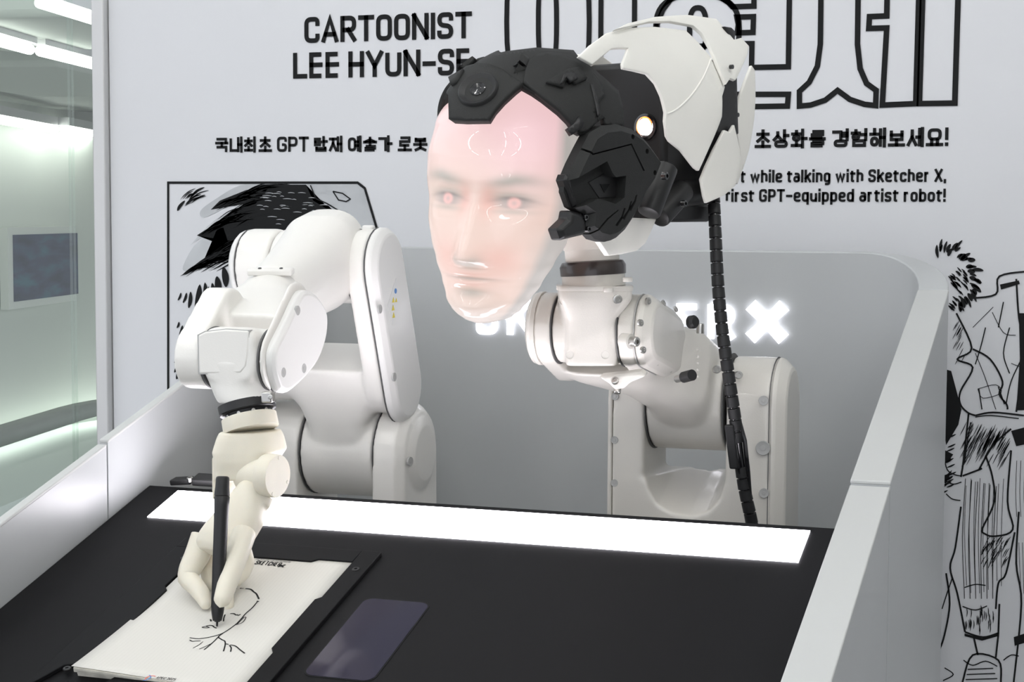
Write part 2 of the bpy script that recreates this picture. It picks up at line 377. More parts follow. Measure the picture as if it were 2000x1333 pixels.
GLY = {  # width, strokes in a unit box; r: rounded corners, o: closed
'A': (.64, '0,0 .5,1 1,0;.2,.27 .8,.27'), 'C': (.56, 'r:1,.68 1,1 0,1 0,0 1,0 1,.32'), 'E': (.5, '1,1 0,1 0,0 1,0;0,.52 .92,.52'),
'G': (.58, 'r:1,.7 1,1 0,1 0,0 1,0 1,.47 .5,.47'), 'H': (.56, '0,0 0,1;1,0 1,1;0,.5 1,.5'), 'I': (.0, '0,0 0,1'), 'K': (.58, '0,0 0,1;.95,1 0,.42;.32,.6 1,0'),
'L': (.5, '0,1 0,0 1,0'), 'N': (.6, '0,0 0,1;0,1 1,0;1,0 1,1'), 'O': (.57, 'ro:0,0 0,1 1,1 1,0'), 'P': (.54, '0,0 0,1;r:0,1 1,1 1,.42 0,.42'),
'R': (.58, '0,0 0,1;r:0,1 1,1 1,.45 0,.45;.5,.45 1,0'), 'S': (.56, 'r:1,.72 1,1 0,1 0,.53 1,.47 1,0 0,0 0,.28'), 'T': (.58, '0,1 1,1;.5,1 .5,0'),
'U': (.57, 'r:0,1 0,0 1,0 1,1'), 'X': (.58, '0,0 1,1;0,1 1,0'), 'Y': (.62, '0,1 .5,.42 1,1;.5,.45 .5,0'), 'V': (.6, '0,1 .5,0 1,1'),
'2': (.5, 'r:0,.75 0,1 1,1 1,.55 0,0;0,0 1,0'), '0': (.5, 'ro:0,0 0,1 1,1 1,0'), '5': (.5, 'r:1,1 0,1 0,.55 1,.55 1,0 0,0'),
'w': (.82, '0,.72 .24,0 .5,.66 .76,0 1,.72'), 'h': (.48, '0,0 0,1;r:0,.72 1,.72 1,0'), 'i': (.0, '0,0 0,.68;0,1.0 0,1.04'), 'l': (.0, '0,0 0,1'),
'e': (.48, 'r:0,.36 1,.36 1,.72 0,.72 0,0 1,0 1,.12'), 't': (.32, 'r:.3,.98 .3,0 1,0;0,.72 1,.72'), 'a': (.47, 'r:.05,.72 1,.72 1,0;ro:0,0 0,.42 1,.42 1,0'),
'k': (.47, '0,0 0,1;1,.72 0,.28;.38,.45 1,0'), 'n': (.48, '0,0 0,.72;r:0,.72 1,.72 1,0'), 'g': (.48, 'ro:0,0 0,.72 1,.72 1,0;r:1,.72 1,-.27 .05,-.27'),
'c': (.46, 'r:1,.5 1,.72 0,.72 0,0 1,0 1,.2'), 'r': (.3, '0,0 0,.72;r:0,.5 0,.72 1,.72'), 'f': (.34, 'r:.35,0 .35,1 1,1;0,.72 1,.72'),
's': (.44, 'r:1,.56 1,.72 0,.72 0,.38 1,.34 1,0 0,0 0,.16'), 'q': (.48, 'ro:0,0 0,.72 1,.72 1,0;1,.72 1,-.27'), 'u': (.48, 'r:0,.72 0,0 1,0 1,.72;1,.2 1,0'),
'p': (.48, 'ro:0,0 0,.72 1,.72 1,0;0,.72 0,-.27'), 'd': (.48, 'ro:0,0 0,.72 1,.72 1,0;1,1 1,0'), 'b': (.48, 'ro:0,0 0,.72 1,.72 1,0;0,1 0,0'),
'o': (.48, 'ro:0,0 0,.72 1,.72 1,0'), 'y': (.5, '0,.72 .5,0;1,.72 .35,-.27'), 'm': (.75, '0,0 0,.72;r:0,.72 .5,.72 .5,0;r:.5,.72 1,.72 1,0'),
',': (.0, '0,.04 0,-.14'), '!': (.0, '0,.40 0,1;0,.0 0,.03'), '-': (.42, '0,.45 1,.45'), "'": (.0, '0,.75 0,1'), '.': (0, '0,-.02 0,.1')}
JM = {'ㄱ': '0,1 1,1 1,0', 'ㄴ': '0,1 0,0 1,0', 'ㄹ': '0,1 1,1 1,.5 0,.5 0,0 1,0', 'ㅁ': 'o:0,0 0,1 1,1 1,0', 'ㅂ': '0,1 0,0 1,0 1,1;0,.5 1,.5',
'ㅅ': '0,0 .5,.55 .5,1;.5,.55 1,0', 'ㅇ': 'ro:0,0 0,1 1,1 1,0', 'ㅈ': '0,1 1,1;.5,1 .5,.6 0,0;.5,.6 1,0', 'ㅊ': '.5,1.15 .5,.8;0,.78 1,.78;.5,.78 .5,.5 0,0;.5,.5 1,0',
'ㅌ': '1,1 0,1 0,0 1,0;0,.5 1,.5', 'ㅎ': '.5,1.15 .5,.85;0,.8 1,.8;ro:.12,0 .12,.5 .88,.5 .88,0',
'ㅏ': '.3,-.05 .3,1.05;.3,.5 1.1,.5', 'ㅐ': '.1,0 .1,1;1,-.05 1,1.05;.1,.5 1,.5', 'ㅓ': '1,-.05 1,1.05;0,.5 1,.5', 'ㅔ': '.4,0 .4,1;1,-.05 1,1.05;-.2,.5 .4,.5',
'ㅕ': '1,-.05 1,1.05;0,.68 1,.68;0,.36 1,.36', 'ㅖ': '.4,0 .4,1;1,-.05 1,1.05;-.2,.66 .4,.66;-.2,.36 .4,.36', 'ㅣ': '.6,-.05 .6,1.05',
'ㅗ': '0,0 1,0;.5,1 .5,0', 'ㅜ': '0,1 1,1;.5,1 .5,0', 'ㅛ': '0,0 1,0;.3,1 .3,0;.7,1 .7,0', 'ㅡ': '0,.5 1,.5'}
def syllable(ch):
    c = ord(ch)-0xAC00
    ini = 'ㄱㄲㄴㄷㄸㄹㅁㅂㅃㅅㅆㅇㅈㅉㅊㅋㅌㅍㅎ'[c//588]; vo = 'ㅏㅐㅑㅒㅓㅔㅕㅖㅗㅘㅙㅚㅛㅜㅝㅞㅟㅠㅡㅢㅣ'[(c % 588)//28]; fi = c % 28
    fin = {0: None, 1: 'ㄱ', 4: 'ㄴ', 8: 'ㄹ', 16: 'ㅁ', 17: 'ㅂ', 19: 'ㅅ', 21: 'ㅇ'}[fi]
    b = .42 if fin else 0.0
    out = []
    if vo in 'ㅏㅐㅓㅔㅕㅖㅣ': out += [(ini, 0, b+.02, .52, .9), (vo, .66, b, .98, 1)]
    elif vo in 'ㅗㅜㅛㅡ':
        hi_ = {'ㅗ': .3, 'ㅛ': .3, 'ㅜ': .28, 'ㅡ': .12}[vo]
        lo = b if fin else 0
        out += [(ini, .12, lo+hi_*(.9 if fin else 1.2), .88, .95), (vo, 0, lo, 1, lo+hi_*(.75 if fin else 1))]
    elif vo in 'ㅚㅘ': out += [(ini, .02, .42, .58, .9), ('ㅗ', 0, .04, .62, .28), ({'ㅚ': 'ㅣ', 'ㅘ': 'ㅏ'}[vo], .66, 0, .98, 1)]
    if fin: out.append((fin, .12, 0, .9, .3))
    return out
def strokes_of(ch):
    """list of (points, rounded, closed) in a box of height 1, and the advance."""
    res = []
    def parse(s_, x0, y0, x1, y1):
        for st in s_.split(';'):
            fl = ''
            if ':' in st: fl, st = st.split(':')
            pts = [Vector(map(float, q.split(','))) for q in st.split()]
            res.append(([Vector((x0+p.x*(x1-x0), y0+p.y*(y1-y0))) for p in pts], 'r' in fl, 'o' in fl))
    if ch in GLY:
        parse(GLY[ch][1], 0, 0, GLY[ch][0], 1); return res, GLY[ch][0]
    for j, x0, y0, x1, y1 in syllable(ch): parse(JM[j], x0*.86, y0, x1*.86, y1)
    return res, .86
def text_strokes(txt, t, gap, space, target=None):
    """centre-line strokes of a line of text; cap height 1, stroke t; glyph widths stretch to fill target."""
    fixed = sum(t for ch in txt if ch != ' '); flex = sum((space if ch == ' ' else strokes_of(ch)[1]+gap) for ch in txt) - gap
    ws = (target-fixed)/flex if target else 1.0
    x = 0; out = []
    for ch in txt:
        if ch == ' ': x += space*ws; continue
        st, adv = strokes_of(ch)
        for pts, r, c in st:
            q = [Vector((x+t/2+p.x*ws, t/2+p.y*(1-t))) for p in pts]
            out.append((fillet(q, .2, c) if r else q, c, ch))
        x += adv*ws+t+gap*ws
    return out, x-gap*ws
def extend(q, e):
    if len(q) > 1:
        a = (q[0]-q[1]).normalized(); b = (q[-1]-q[-2]).normalized(); q = list(q); q[0] = q[0]+a*e; q[-1] = q[-1]+b*e
    return q
def wall_text(txt, x0, y0, x1, y1, ht, t, gap, space, name, parent, label=None):
    """baseline from pixel (x0,y0) to (x1,y1) on the wall plane, cap height in pixels."""
    a, b = P(x0, y0, YW), P(x1, y1, YW); sc = ht*S(a)
    st, wd = text_strokes(txt, t, gap, space, (b.x-a.x)/sc); kx = sc; bm = bmesh.new()
    dz = (b.z-a.z)/(b.x-a.x)
    fr = lambda u, v: V(a.x+u*kx, YW-.0012, a.z+v*sc+u*kx*dz)
    for q, c, ch in st: ribbon(bm, q if c else extend(q, t*.5 if len(q) < 4 and ch not in '' else 0), t, c, fr)
    o = finish(bm, name, 'ink', parent, smooth=None)
    if label: o['label'] = label
    return o
def wall_px(px, py): q = P(px, py, YW); return Vector((q.x, q.z))
WF = lambda off: (lambda u, v: V(u, YW-off, v))
def wall_lines(lines, name, m_, parent, wpx, off=.0012, closed=False, smoothn=0):
    bm = bmesh.new()
    for ln in lines:
        q = [wall_px(*p) for p in ln]
        if smoothn: q = spline(q, smoothn, closed)
        ribbon(bm, q, wpx*.00085, closed, WF(off))
    return finish(bm, name, m_, parent, smooth=None)
def wall_brush(strokes, name, m_, parent, off=.0013):      # tapered brush strokes (points, max width px)
    bm = bmesh.new()
    for pts, wd in strokes:
        q = spline([wall_px(*p) for p in pts], 5); n = len(q)
        ribbon(bm, q, [max(.0002, wd*.00085*sin(pi*min(max((i+.15)/(n-.6), 0), 1))**.8) for i in range(n)], False, WF(off))
    return finish(bm, name, m_, parent, smooth=None)
def wall_fill(polys, name, m_, parent, off=.0009, sm=0):
    bm = bmesh.new()
    for pl_ in polys:
        q = [wall_px(*p) for p in pl_]
        if sm: q = spline(q, sm, True)
        bm.faces.new([bm.verts.new(WF(off)(*p)) for p in q])
    bmesh.ops.triangulate(bm, faces=bm.faces)
    return finish(bm, name, m_, parent, smooth=None)

wall_text('CARTOONIST', 595, 84.5, 922, 74.5, 50, .178, .10, .3, 'lettering', wall, 'black capital letters, upper line')
wall_text('LEE HYUN-SE', 573, 154, 921, 146.5, 50, .178, .10, .32, 'lettering', wall, 'black capital letters, lower line')
wall_text('국내최초 GPT 탑재 예술가 로봇,', 421, 297.5, 843, 295.5, 29, .18, .10, .30, 'lettering', wall, 'black headline in Korean')
wall_text('하', 1128, 291, 1152, 291, 33, .17, .07, .3, 'lettering', wall)
wall_text('초상화를 경험해보세요!', 1474, 289.5, 1852, 285.5, 35, .175, .10, .3, 'lettering', wall, 'black headline in Korean')
wall_text('t while talking with Sketcher X,', 1446, 357, 1848, 355.5, 24.5, .185, .12, .40, 'lettering', wall)
wall_text("n's first GPT-equipped artist robot!", 1371, 394.5, 1847, 394.5, 24.5, .185, .12, .40, 'lettering', wall)
z1 = lambda x, y: (940+x*.48, y*.48)
def zz(*pts): return [z1(*p) for p in pts]
def ell(cx, cy, rx, ry, n=40): return [z1(cx+rx*(abs(cos(2*pi*i/n))**.75)*math.copysign(1, cos(2*pi*i/n)), cy+ry*(abs(sin(2*pi*i/n))**.75)*math.copysign(1, sin(2*pi*i/n))) for i in range(n)]
wall_lines([ell(272, 90, 168, 330), ell(270, 90, 37, 200), zz((490,-300),(485,430),(622,428),(626,-300)), ell(880, 120, 170, 140), ell(882, 120, 34, 88),
    zz((1040,70),(1108,68),(1106,132),(1042,134),(1046,100)), zz((1385,-200),(1380,180),(1368,270),(1335,335),(1295,372),(1295,432),(1340,428),(1400,408),(1450,368),(1500,405),(1560,425),(1605,430),(1607,368),(1568,340),(1542,280),(1531,180),(1536,-200)),
    zz((1656,-200),(1650,65),(1580,68),(1577,116),(1650,114),(1632,428),(1768,422),(1786,-200)), zz((1802,-200),(1783,422),(1927,420),(1946,-200)),
    zz((1040,178),(1102,178),(1100,275),(1250,272),(1257,-200),(1110,-200),(1110,25),(1022,28),(1005,10),(930,-40),(800,-40),(740,40),(716,100),(720,200)),
    zz((700,385),(1250,384),(1246,432),(700,440))], 'outline_lettering', 'ink', wall, 10, closed=True)['label'] = 'huge outlined Korean letters cut by the top edge'

# comic panel on the left of the wall: border, grey washes, ink strokes
wall_lines([[(329,1000),(329,357),(699,357),(713,368),(745,475),(800,700),(860,1000)]], 'panel_border', 'ink', wall, 5)
wall_fill([[(600,360),(698,360),(710,371),(742,478),(800,700),(700,600),(680,440),(640,400),(612,395)]], 'grey_wash', 'inkgrey', wall, .0008)
wall_fill([[(420,390),(470,362),(520,362),(450,400),(400,425),(392,412)], [(372,480),(420,430),(500,390),(520,420),(440,440),(385,470)], [(358,520),(390,470),(450,455),(480,480),(420,500),(370,528)]], 'grey_wash', 'inkgrey', wall, .0007, 4)
wall_fill([[(430,392),(480,372),(530,361),(598,361),(612,392),(650,415),(690,450),(680,600),(560,560),(520,490),(480,500),(420,512),(352,540),(400,505),(450,485),(478,470),(440,470),(385,460),(432,430),(480,405),(500,398),(470,400),(412,410)]], 'ink_mass', 'ink', wall, .0010)
br = []
rnd = random.Random(3)
for (tx, ty, ang, sp, n, Lm) in ((356,540,27,16,46,120), (388,462,30,15,40,105), (414,410,24,13,34,100), (352,392,42,7,8,34), (360,402,36,8,10,40)):
    for k in range(n):
        f_ = rnd.random(); o_ = rnd.uniform(-1,1); a_ = radians(ang+rnd.uniform(-5,5)); L_ = Lm*rnd.uniform(.35,1)
        xa = tx+cos(a_)*f_*Lm*.75-sin(a_)*o_*sp*(.25+f_); ya = ty-sin(a_)*f_*Lm*.62-cos(a_)*o_*sp*(.25+f_)*.8
        br.append(([(xa,ya),(xa+L_*.5*cos(a_), ya-L_*.5*sin(a_)-L_*.03),(xa+L_*cos(a_-.12), ya-L_*sin(a_-.12))], rnd.uniform(1.2,3.6)))
br += [([(362,392),(352,403),(347,412)], 7), ([(400,366),(384,374),(370,390)], 5)]
for (x0, y0, x1, y1, w_) in ((391,556,383,612,15),(401,552,401,602,12),(408,560,399,598,7),(415,553,418,593,12),(424,540,427,577,16),(420,560,420,585,8),(437,522,442,561,16),(448,522,461,552,15),(465,521,473,549,14),(476,518,482,545,12),(354,572,348,587,5),(365,572,358,592,6),(373,570,369,602,9),(350,629,346,641,5),(357,636,350,662,8),(372,640,364,673,8),(348,696,341,709,5),(348,710,341,728,7),(358,704,345,741,12),(362,710,350,742,10),(366,716,358,748,9)):
    br.append(([(x0,y0),((x0+x1)/2+1.5,(y0+y1)/2),(x1,y1)], w_))
wall_brush(br, 'brush_stroke', 'ink', wall)['label'] = 'tapered black brush strokes in the comic panel'
wt = []
for k in range(60):
    x, y = rnd.uniform(500,670), rnd.uniform(372,440)
    if y > 372+(x-500)*.0+40 and x < 520: continue
    L_ = rnd.uniform(8,22); wt.append(([(x,y),(x+L_*.5,y-.5),(x+L_,y+.6)], 1.3))
wall_brush(wt, 'scratched_highlight', 'inkgrey', wall, .0016)
wall_lines([[(607,362),(618,388),(640,398),(668,415),(680,440),(680,470)], [(651,374),(662,391),(677,394),(685,389),(670,378),(651,374)]], 'panel_line', 'ink', wall, 2.5, .0018)

# right end of the wall: a plain stand-in for the printed drawing - contours, pleats and black areas, no character
wall_brush([([(1850+r0*cos(a), 545-r0*1.05*sin(a)), (1850+(r0+l/2)*cos(a-.05), 545-(r0+l/2)*1.05*sin(a-.05)), (1850+(r0+l)*cos(a-.12), 545-(r0+l)*1.05*sin(a-.12))], w_)
            for (r0, l, w_, a) in [(48+rnd.uniform(-6,6), rnd.uniform(10,24), rnd.uniform(4,8), radians(2.4*i*2.2+rnd.uniform(-3,3)-62)) for i in range(34)]]
           + [([(1840+rnd.uniform(-8,36), 540+rnd.uniform(-20,45)), (1845+rnd.uniform(-6,36), 560+rnd.uniform(-15,40))], rnd.uniform(2,4)) for i in range(0)], 'brush_stroke', 'ink', wall)
wall_fill([[(1848,722),(1858,725),(1878,800),(1872,830),(1848,870),(1838,800)], [(1990,612),(2040,612),(2040,800),(1985,802),(1992,700)], [(1846,880),(1862,888),(1850,905),(1838,900)], [(1846,930),(1860,918),(1848,945),(1838,942)], [(1975,842),(2040,825),(2040,860),(1985,872)]], 'ink_area', 'ink', wall)
wall_lines([[(1868,612),(1898,680),(1870,702),(1900,718),(1876,765),(1876,790),(1890,806),(1905,812)], [(1900,682),(1934,702),(1958,745),(1952,770),(1966,790),(1968,800)], [(1894,583),(1945,575),(1952,540),(2010,530)],
    [(1985,545),(1990,620),(2000,680),(1985,805)], [(1905,812),(1940,806),(2000,812)], [(1892,808),(1882,900),(1877,932)], [(1877,990),(1866,1070),(1856,1110),(1870,1160),(1885,1235)],
    [(1880,930),(1912,918),(1918,915)], [(1912,918),(1940,870),(1975,838)], [(1925,890),(1938,930),(1942,980),(1920,1030),(1918,1040)], [(1975,880),(1968,980),(1978,1035),(1940,1048),(1918,1040)], [(1982,1040),(1965,1120),(1950,1140),(1945,1190)],
    [(1885,1235),(1920,1245),(1950,1237)], [(1952,1180),(1950,1240)], [(1902,1245),(1910,1280)], [(1950,1240),(1945,1285)], [(1880,1333),(1900,1280),(1950,1290),(1955,1333)], [(1848,1120),(1855,1180),(1845,1240),(1835,1270)], [(1990,1000),(1985,1100),(1995,1180),(1980,1333)]], 'contour_line', 'ink', wall, 3.2, .0012, smoothn=5)
wall_lines([[(1886+i*12, 935+i*3), (1880+i*12, 1050+i*4), (1884+i*11, 1170)] for i in range(6)] + [[(1905,690),(1925,740),(1945,800)], [(1938,610),(1960,650),(1984,655)], [(1910,760),(1945,752),(1955,768),(1920,778),(1910,760)], [(1975,710),(2000,720)], [(1900,640),(1940,600)]], 'pleat_line', 'ink', wall, 1.2, .0011, smoothn=4)
hat = []
for k in range(46):
    x = rnd.uniform(1890,1975); y = 820+(x-1890)*.25+rnd.uniform(0,55)
    hat.append(([(x,y),(x-6,y+10),(x-14,y+26)], 1.5))
for k in range(40):
    x = rnd.uniform(1925,1975); y = rnd.uniform(1045,1095)
    hat.append(([(x,y),(x-5,y+7),(x-10,y+18)], 1.4))
for k in range(30):
    x = rnd.uniform(1882,1940); y = rnd.uniform(1185,1232)
    hat.append(([(x,y-8),(x+1,y),(x,y+10)], 1.6))
for k in range(18):
    x = rnd.uniform(1868,1888); y = rnd.uniform(625,700)
    hat.append(([(x,y),(x-4,y+8),(x-9,y+17)], 1.3))
wall_brush(hat, 'hatching', 'ink', wall, .0014)
# more cloth-like lines of the stand-in: collar bands, pleats, hem shading and laces
wall_fill([[(1953,556),(1990,548),(1992,555),(1955,566)], [(1884,1238),(1918,1247),(1950,1238),(1950,1243),(1918,1252),(1884,1243)], [(1980,1245),(2040,1225),(2040,1245),(1982,1262)]], 'ink_area', 'ink', wall)
wall_lines([[(1888+i*9+rnd.uniform(-1,1), 930+rnd.uniform(0,20)), (1884+i*9, 1040), (1888+i*8.5, 1130+rnd.uniform(0,30))] for i in range(9)]
    + [[(1986+i*8, 900), (1984+i*8, 960), (1986+i*8, 1010)] for i in range(4)] + [[(1990+i*7, 1060), (1994+i*6, 1160)] for i in range(3)], 'pleat_line', 'ink', wall, .9, .0011, smoothn=4)
wall_lines([[(1846,905),(1852,920),(1866,928),(1878,930)], [(1846,940),(1862,946),(1878,942)], [(1848,965),(1860,975),(1876,978)], [(1905,815),(1935,812),(1990,818)], [(1896,825),(1890,860),(1884,905)], [(1860,1130),(1848,1165),(1840,1190)],
    [(1882,1290),(1900,1300),(1925,1292),(1948,1302)], [(1890,1308),(1940,1306)], [(1888,1318),(1944,1316)], [(1886,1328),(1948,1326)], [(1845,1305),(1862,1318),(1842,1330)], [(1960,1290),(1975,1280),(1990,1282)], [(1884,1148),(1905,1142),(1925,1144)], [(1880,1185),(1905,1192),(1928,1184)],
    [(1912,760),(1918,800)], [(1950,756),(1962,790)], [(1925,640),(1915,680),(1905,712)], [(1960,590),(1950,640)], [(1996,700),(1975,745),(1965,790)], [(1972,640),(1960,690),(1972,730)]], 'contour_line', 'ink', wall, 2.0, .0012, smoothn=5)
h2 = []
for k in range(70):
    x = rnd.uniform(1886,1970); y = 822+(x-1886)*.12+rnd.uniform(0,70)*(1-(x-1886)/140)
    h2.append(([(x,y),(x-5,y+11),(x-12,y+24)], 1.2))
for k in range(40):
    x = 1862+rnd.uniform(-12,22); y = rnd.uniform(520,600); a_ = rnd.uniform(-.2,.5)
    h2.append(([(x,y),(x+5,y+4+a_*4),(x+9,y+10)], rnd.uniform(2,4)))
for k in range(24):
    x = rnd.uniform(1848,1868); y = rnd.uniform(842,960); h2.append(([(x,y),(x-8,y+4),(x-16,y+7)], 3.0))
wall_brush(h2, 'hatching', 'ink', wall, .0014)
# ------------------------------------------------------------------ the booth: side panels, curved back, lit sign
TILT = radians(16.0); T0 = V(-.809, 1.777, 1.106); TV = V(0, cos(TILT), sin(TILT)); TN = V(0, -sin(TILT), cos(TILT))
XL, XR, TH = -1.165, -.261, .041
def tz(Y): return T0.z + (Y-T0.y)*math.tan(TILT)
def TP(x, v, h=0): return V(x, T0.y, T0.z) + TV*v + TN*h
def tpx(px, py, h=0):
    d = ray(px, py); o = T0+TN*h; k_ = TN.dot(o-CAM)/TN.dot(d); q = CAM+d*k_; return Vector((q.x, (q-o).dot(TV)))
PH = .0967; YJ = 1.838; YR = 2.455; YB = 2.545; ZB = 1.446
booth = empty('display_booth', (-.713, 2.0, 0), 'white booth with sloping side panels and a curved grey back behind both robots', 'booth')
for (xi, so, TK) in ((XL, -1, .0115), (XR, 1, TH)):
    for (ya, yb, g_) in ((YJ+.0015, YR-.001, 0), (1.02, YJ-.0015, .004)):
        prof = [(ya, 0), (yb, 0), (yb, tz(yb)+PH-g_-.004), (ya, tz(ya)+PH-g_-.004)]
        sp_o = MB().prism([V(xi, y, z) for y, z in prof], V(so*TK, 0, 0)).obj('side_panel', 'boothin', booth, smooth=None)  # panel greyed: the weaker light on its faces is put into the colour
        MB().prism([V(xi-so*.0006, y, z) for y, z in ((ya, tz(ya)+PH-g_-.0042), (yb, tz(yb)+PH-g_-.0042), (yb, tz(yb)+PH-g_), (ya, tz(ya)+PH-g_))], V(so*(TK+.0012), 0, 0)).obj('pale_top_edge', 'booth', sp_o, bevel=.0012)  # paler strip: the panel's brighter lit top edge put into the colour
r_ = YB-YR
path = arc((XR-r_, YR, 0), AX, AY, r_, 0, 90, 10) + arc((XL+r_, YR, 0), AX, AY, r_, 90, 180, 10)
outp = arc((XR-r_, YR, 0), AX, AY, r_+TH, 0, 90, 10) + arc((XL+r_, YR, 0), AX, AY, r_+TH, 90, 180, 10)
n_ = len(path); rings = []
for i in range(n_):
    k_ = min(i, n_-1-i)/10.0; k_ = min(k_, 1); zt_ = tz(YR)+PH + (ZB-tz(YR)-PH)*sin(k_*pi/2)
    a, b = path[i], outp[i]
    rings.append([a+AZ*.6, a+AZ*zt_, b+AZ*zt_, b+AZ*0.0])
back = MB().loft(rings).obj('back_panel', 'boothin', booth, bevel=.002, smooth=40)
MB().box((-.713, 2.19, .83), (.452,0,0), (0,.36,0), (0,0,.02)).obj('inner_floor', 'boothin', booth, smooth=None)
MB().box((-.713, 1.30, .90), (.450,0,0), (0,.01,0), (0,0,.05)).obj('front_panel', 'booth', booth, smooth=None)
MB().box((-.713, 1.75, .42), (.452,0,0), (0,.55,0), (0,0,.42)).obj('plinth', 'booth', booth, smooth=None)

def sign_letter(ch, x0, x1, yb, ht, t):
    a, b = P(x0, yb, YB), P(x1, yb, YB); sc = ht*S(a); st, adv = strokes_of(ch); kx = (b.x-a.x)/(adv+t)
    mb = MB()
    for pts, rd, cl in st:
        q = [Vector((t/2+p.x, t/2+p.y*(1-t))) for p in pts]
        if rd: q = fillet(q, .22, cl)
        elif not cl: q = extend(q, t*.5)
        bm2 = bmesh.new(); fr = lambda u, v: V(a.x+u*kx, YB-.0065, a.z+v*sc); ribbon(bm2, q, t, cl, fr)
        bm2.verts.index_update()
        for f_ in list(bm2.faces):
            mb.prism([v.co.copy() for v in f_.verts], V(0, .0045, 0))
        bm2.free()
    return mb.obj('sign_letter', 'neon', back, smooth=None)
for ch, x0, x1, yb in (('S',932,974,653),('K',992,1042,654),('E',1068,1106,655.5),('T',1122,1170,656.5),('C',1184,1234,657.5),('H',1250,1300,659),('E',1322,1361,660.5),('R',1383,1436,662)):
    sign_letter(ch, x0, x1, yb, 68, .185)
xa, xb = P(1460, 629, YB), P(1539, 629, YB); xc = (xa+xb)/2-AY*.0065; hl = (xb.x-xa.x)/2
mb = MB()
for sg in (1, -1):
    d = V(1, 0, sg).normalized(); nn = V(-d.z, 0, d.x); L_ = hl*1.17; w0 = hl*.27; w1 = hl*.33
    mb.prism([xc-d*L_-nn*w1, xc-nn*w0, xc+d*L_-nn*w1, xc+d*L_+nn*w1, xc+nn*w0, xc-d*L_+nn*w1], V(0, .0045, 0))
mb.obj('sign_letter', 'neon', back, smooth=None)['label'] = 'bold glowing white cross-shaped letter'

# ------------------------------------------------------------------ drawing desk with light panel and dark window
desk = empty('drawing_desk', TP(-.713, -.15, -.02), 'matt black sloping desk top with a glowing white light panel', 'desk')
MB().prism([TP(XL+.001, -.52, -.014), TP(XR-.001, -.52, -.014), TP(XR-.001, .163, -.014), TP(XL+.001, .163, -.014)], TN*.014).obj('desk_top', 'desk', desk, bevel=.0015)
MB().prism([TP(-1.1155, .0735, 0), TP(-.3165, .0735, 0), TP(-.3165, .1505, 0), TP(-1.1155, .1505, 0)], TN*.0012).obj('light_panel', 'strip', desk, smooth=None)
def rrect(x0, x1, v0, v1, r, h):
    pts = []
    for (cx, cv, t0) in ((x1-r, v1-r, 0), (x0+r, v1-r, 90), (x0+r, v0+r, 180), (x1-r, v0+r, 270)):
        pts += [TP(cx+r*cos(radians(t0+9*k)), cv+r*sin(radians(t0+9*k)), h) for k in range(11)]
    return pts
MB().prism(rrect(-.7594, -.6811, -.2434, -.0781, .012, 0), TN*.0005).obj('window_rim', 'ink', desk, smooth=None)
MB().prism(rrect(-.7578, -.6827, -.2418, -.0797, .011, 0), TN*.0008).obj('glass_window', 'phone', desk, smooth=None)
# latch at the far left edge
MB().prism([TP(*tpx(332,950), 0), TP(*tpx(372,948), 0), TP(*tpx(372,948), 0)+TV*.012, TP(*tpx(336,950), 0)+TV*.012], TN*.008).obj('latch', 'blackp', desk, bevel=.0015)
MB().prism([TP(*tpx(375,950), 0), TP(*tpx(440,954), 0), TP(*tpx(440,954), 0)+TV*.020, TP(*tpx(375,950), 0)+TV*.020], TN*.010).obj('latch_plate', 'blackp', desk, bevel=.0015)
bolt(TP(*tpx(373,948), .008), TN, .004, desk, 'latch_screw')

# paper holder
FH = .0050
holder = empty('paper_holder', TP(-.92, -.15, 0), 'thin black paper holder frame clamping the sketch pad on the desk', 'paper holder')
bars = ([(-.7805,-.345),(-.7805,.0195),(-.804,.0195),(-.804,-.093),(-.8095,-.099),(-.8095,-.205),(-.804,-.213),(-.804,-.345)],
    [(-.8042,.0195),(-1.032,.0195),(-1.032,-.004),(-.942,-.004),(-.936,-.0150),(-.853,-.0150),(-.846,-.0085),(-.8042,-.0085)],
    [(-1.032,-.0042),(-.9945,-.0042),(-.9945,-.097),(-.9875,-.105),(-.9875,-.209),(-.9945,-.217),(-.9945,-.268),(-1.012,-.275),(-1.032,-.330)],
    [(-1.032,-.345),(-.8042,-.345),(-.8042,-.300),(-.890,-.300),(-.895,-.2865),(-.945,-.2865),(-.950,-.300),(-1.032,-.3305)])
for bp_ in bars: MB().prism([TP(x, v, .0002) for x, v in bp_], TN*FH).obj('frame_bar', 'desk', holder, bevel=.0008, smooth=30)
for p in ((695,1113), (360,1091), (131,1307)):
    q = TP(*tpx(*p, FH), FH)
    MB().lathe(q-TN*.001, TN, [(0,.0045),(.0016,.0045),(.0022,.0038),(.0022,.0018),(.0012,.0016),(.0012,.0001)], 16).obj('screw', 'blackp', holder)

# pad of paper: a stack and a top sheet that lifts towards the front
PXL, PXR, PVT, PVB = -.9925, -.8055, -.005, -.290
def ph(v, x=PXR):
    k_ = max(0, (-.12-v)/.18); e_ = min(1, max(0, (PXR-x)/(PXR-PXL))); return .0026 + .0120*k_**1.6*e_**.8
pad = empty('sketch_pad', TP(-.91, -.15, 0), 'pad of cream paper with rough fanned edges under the top sheet', 'paper pad')
for lay in range(4):
    f0, f1 = lay/4, (lay+1)/4-.03; jx = [0, .0012, -.001, .0006][lay]
    rings = []
    for i in range(9):
        v = PVT-.001+(PVB+.002*(3-lay)-PVT)*i/8
        xs = [PXL+.002+jx+(PXR-PXL-.003)*q/6 for q in range(7)]; rings.append([TP(x, v, ph(v, x)*f0+.0002) for x in xs] + [TP(x, v, ph(v, x)*f1) for x in xs[::-1]])
    MB().loft(rings).obj('paper_bundle', 'pageedge', pad, smooth=30)
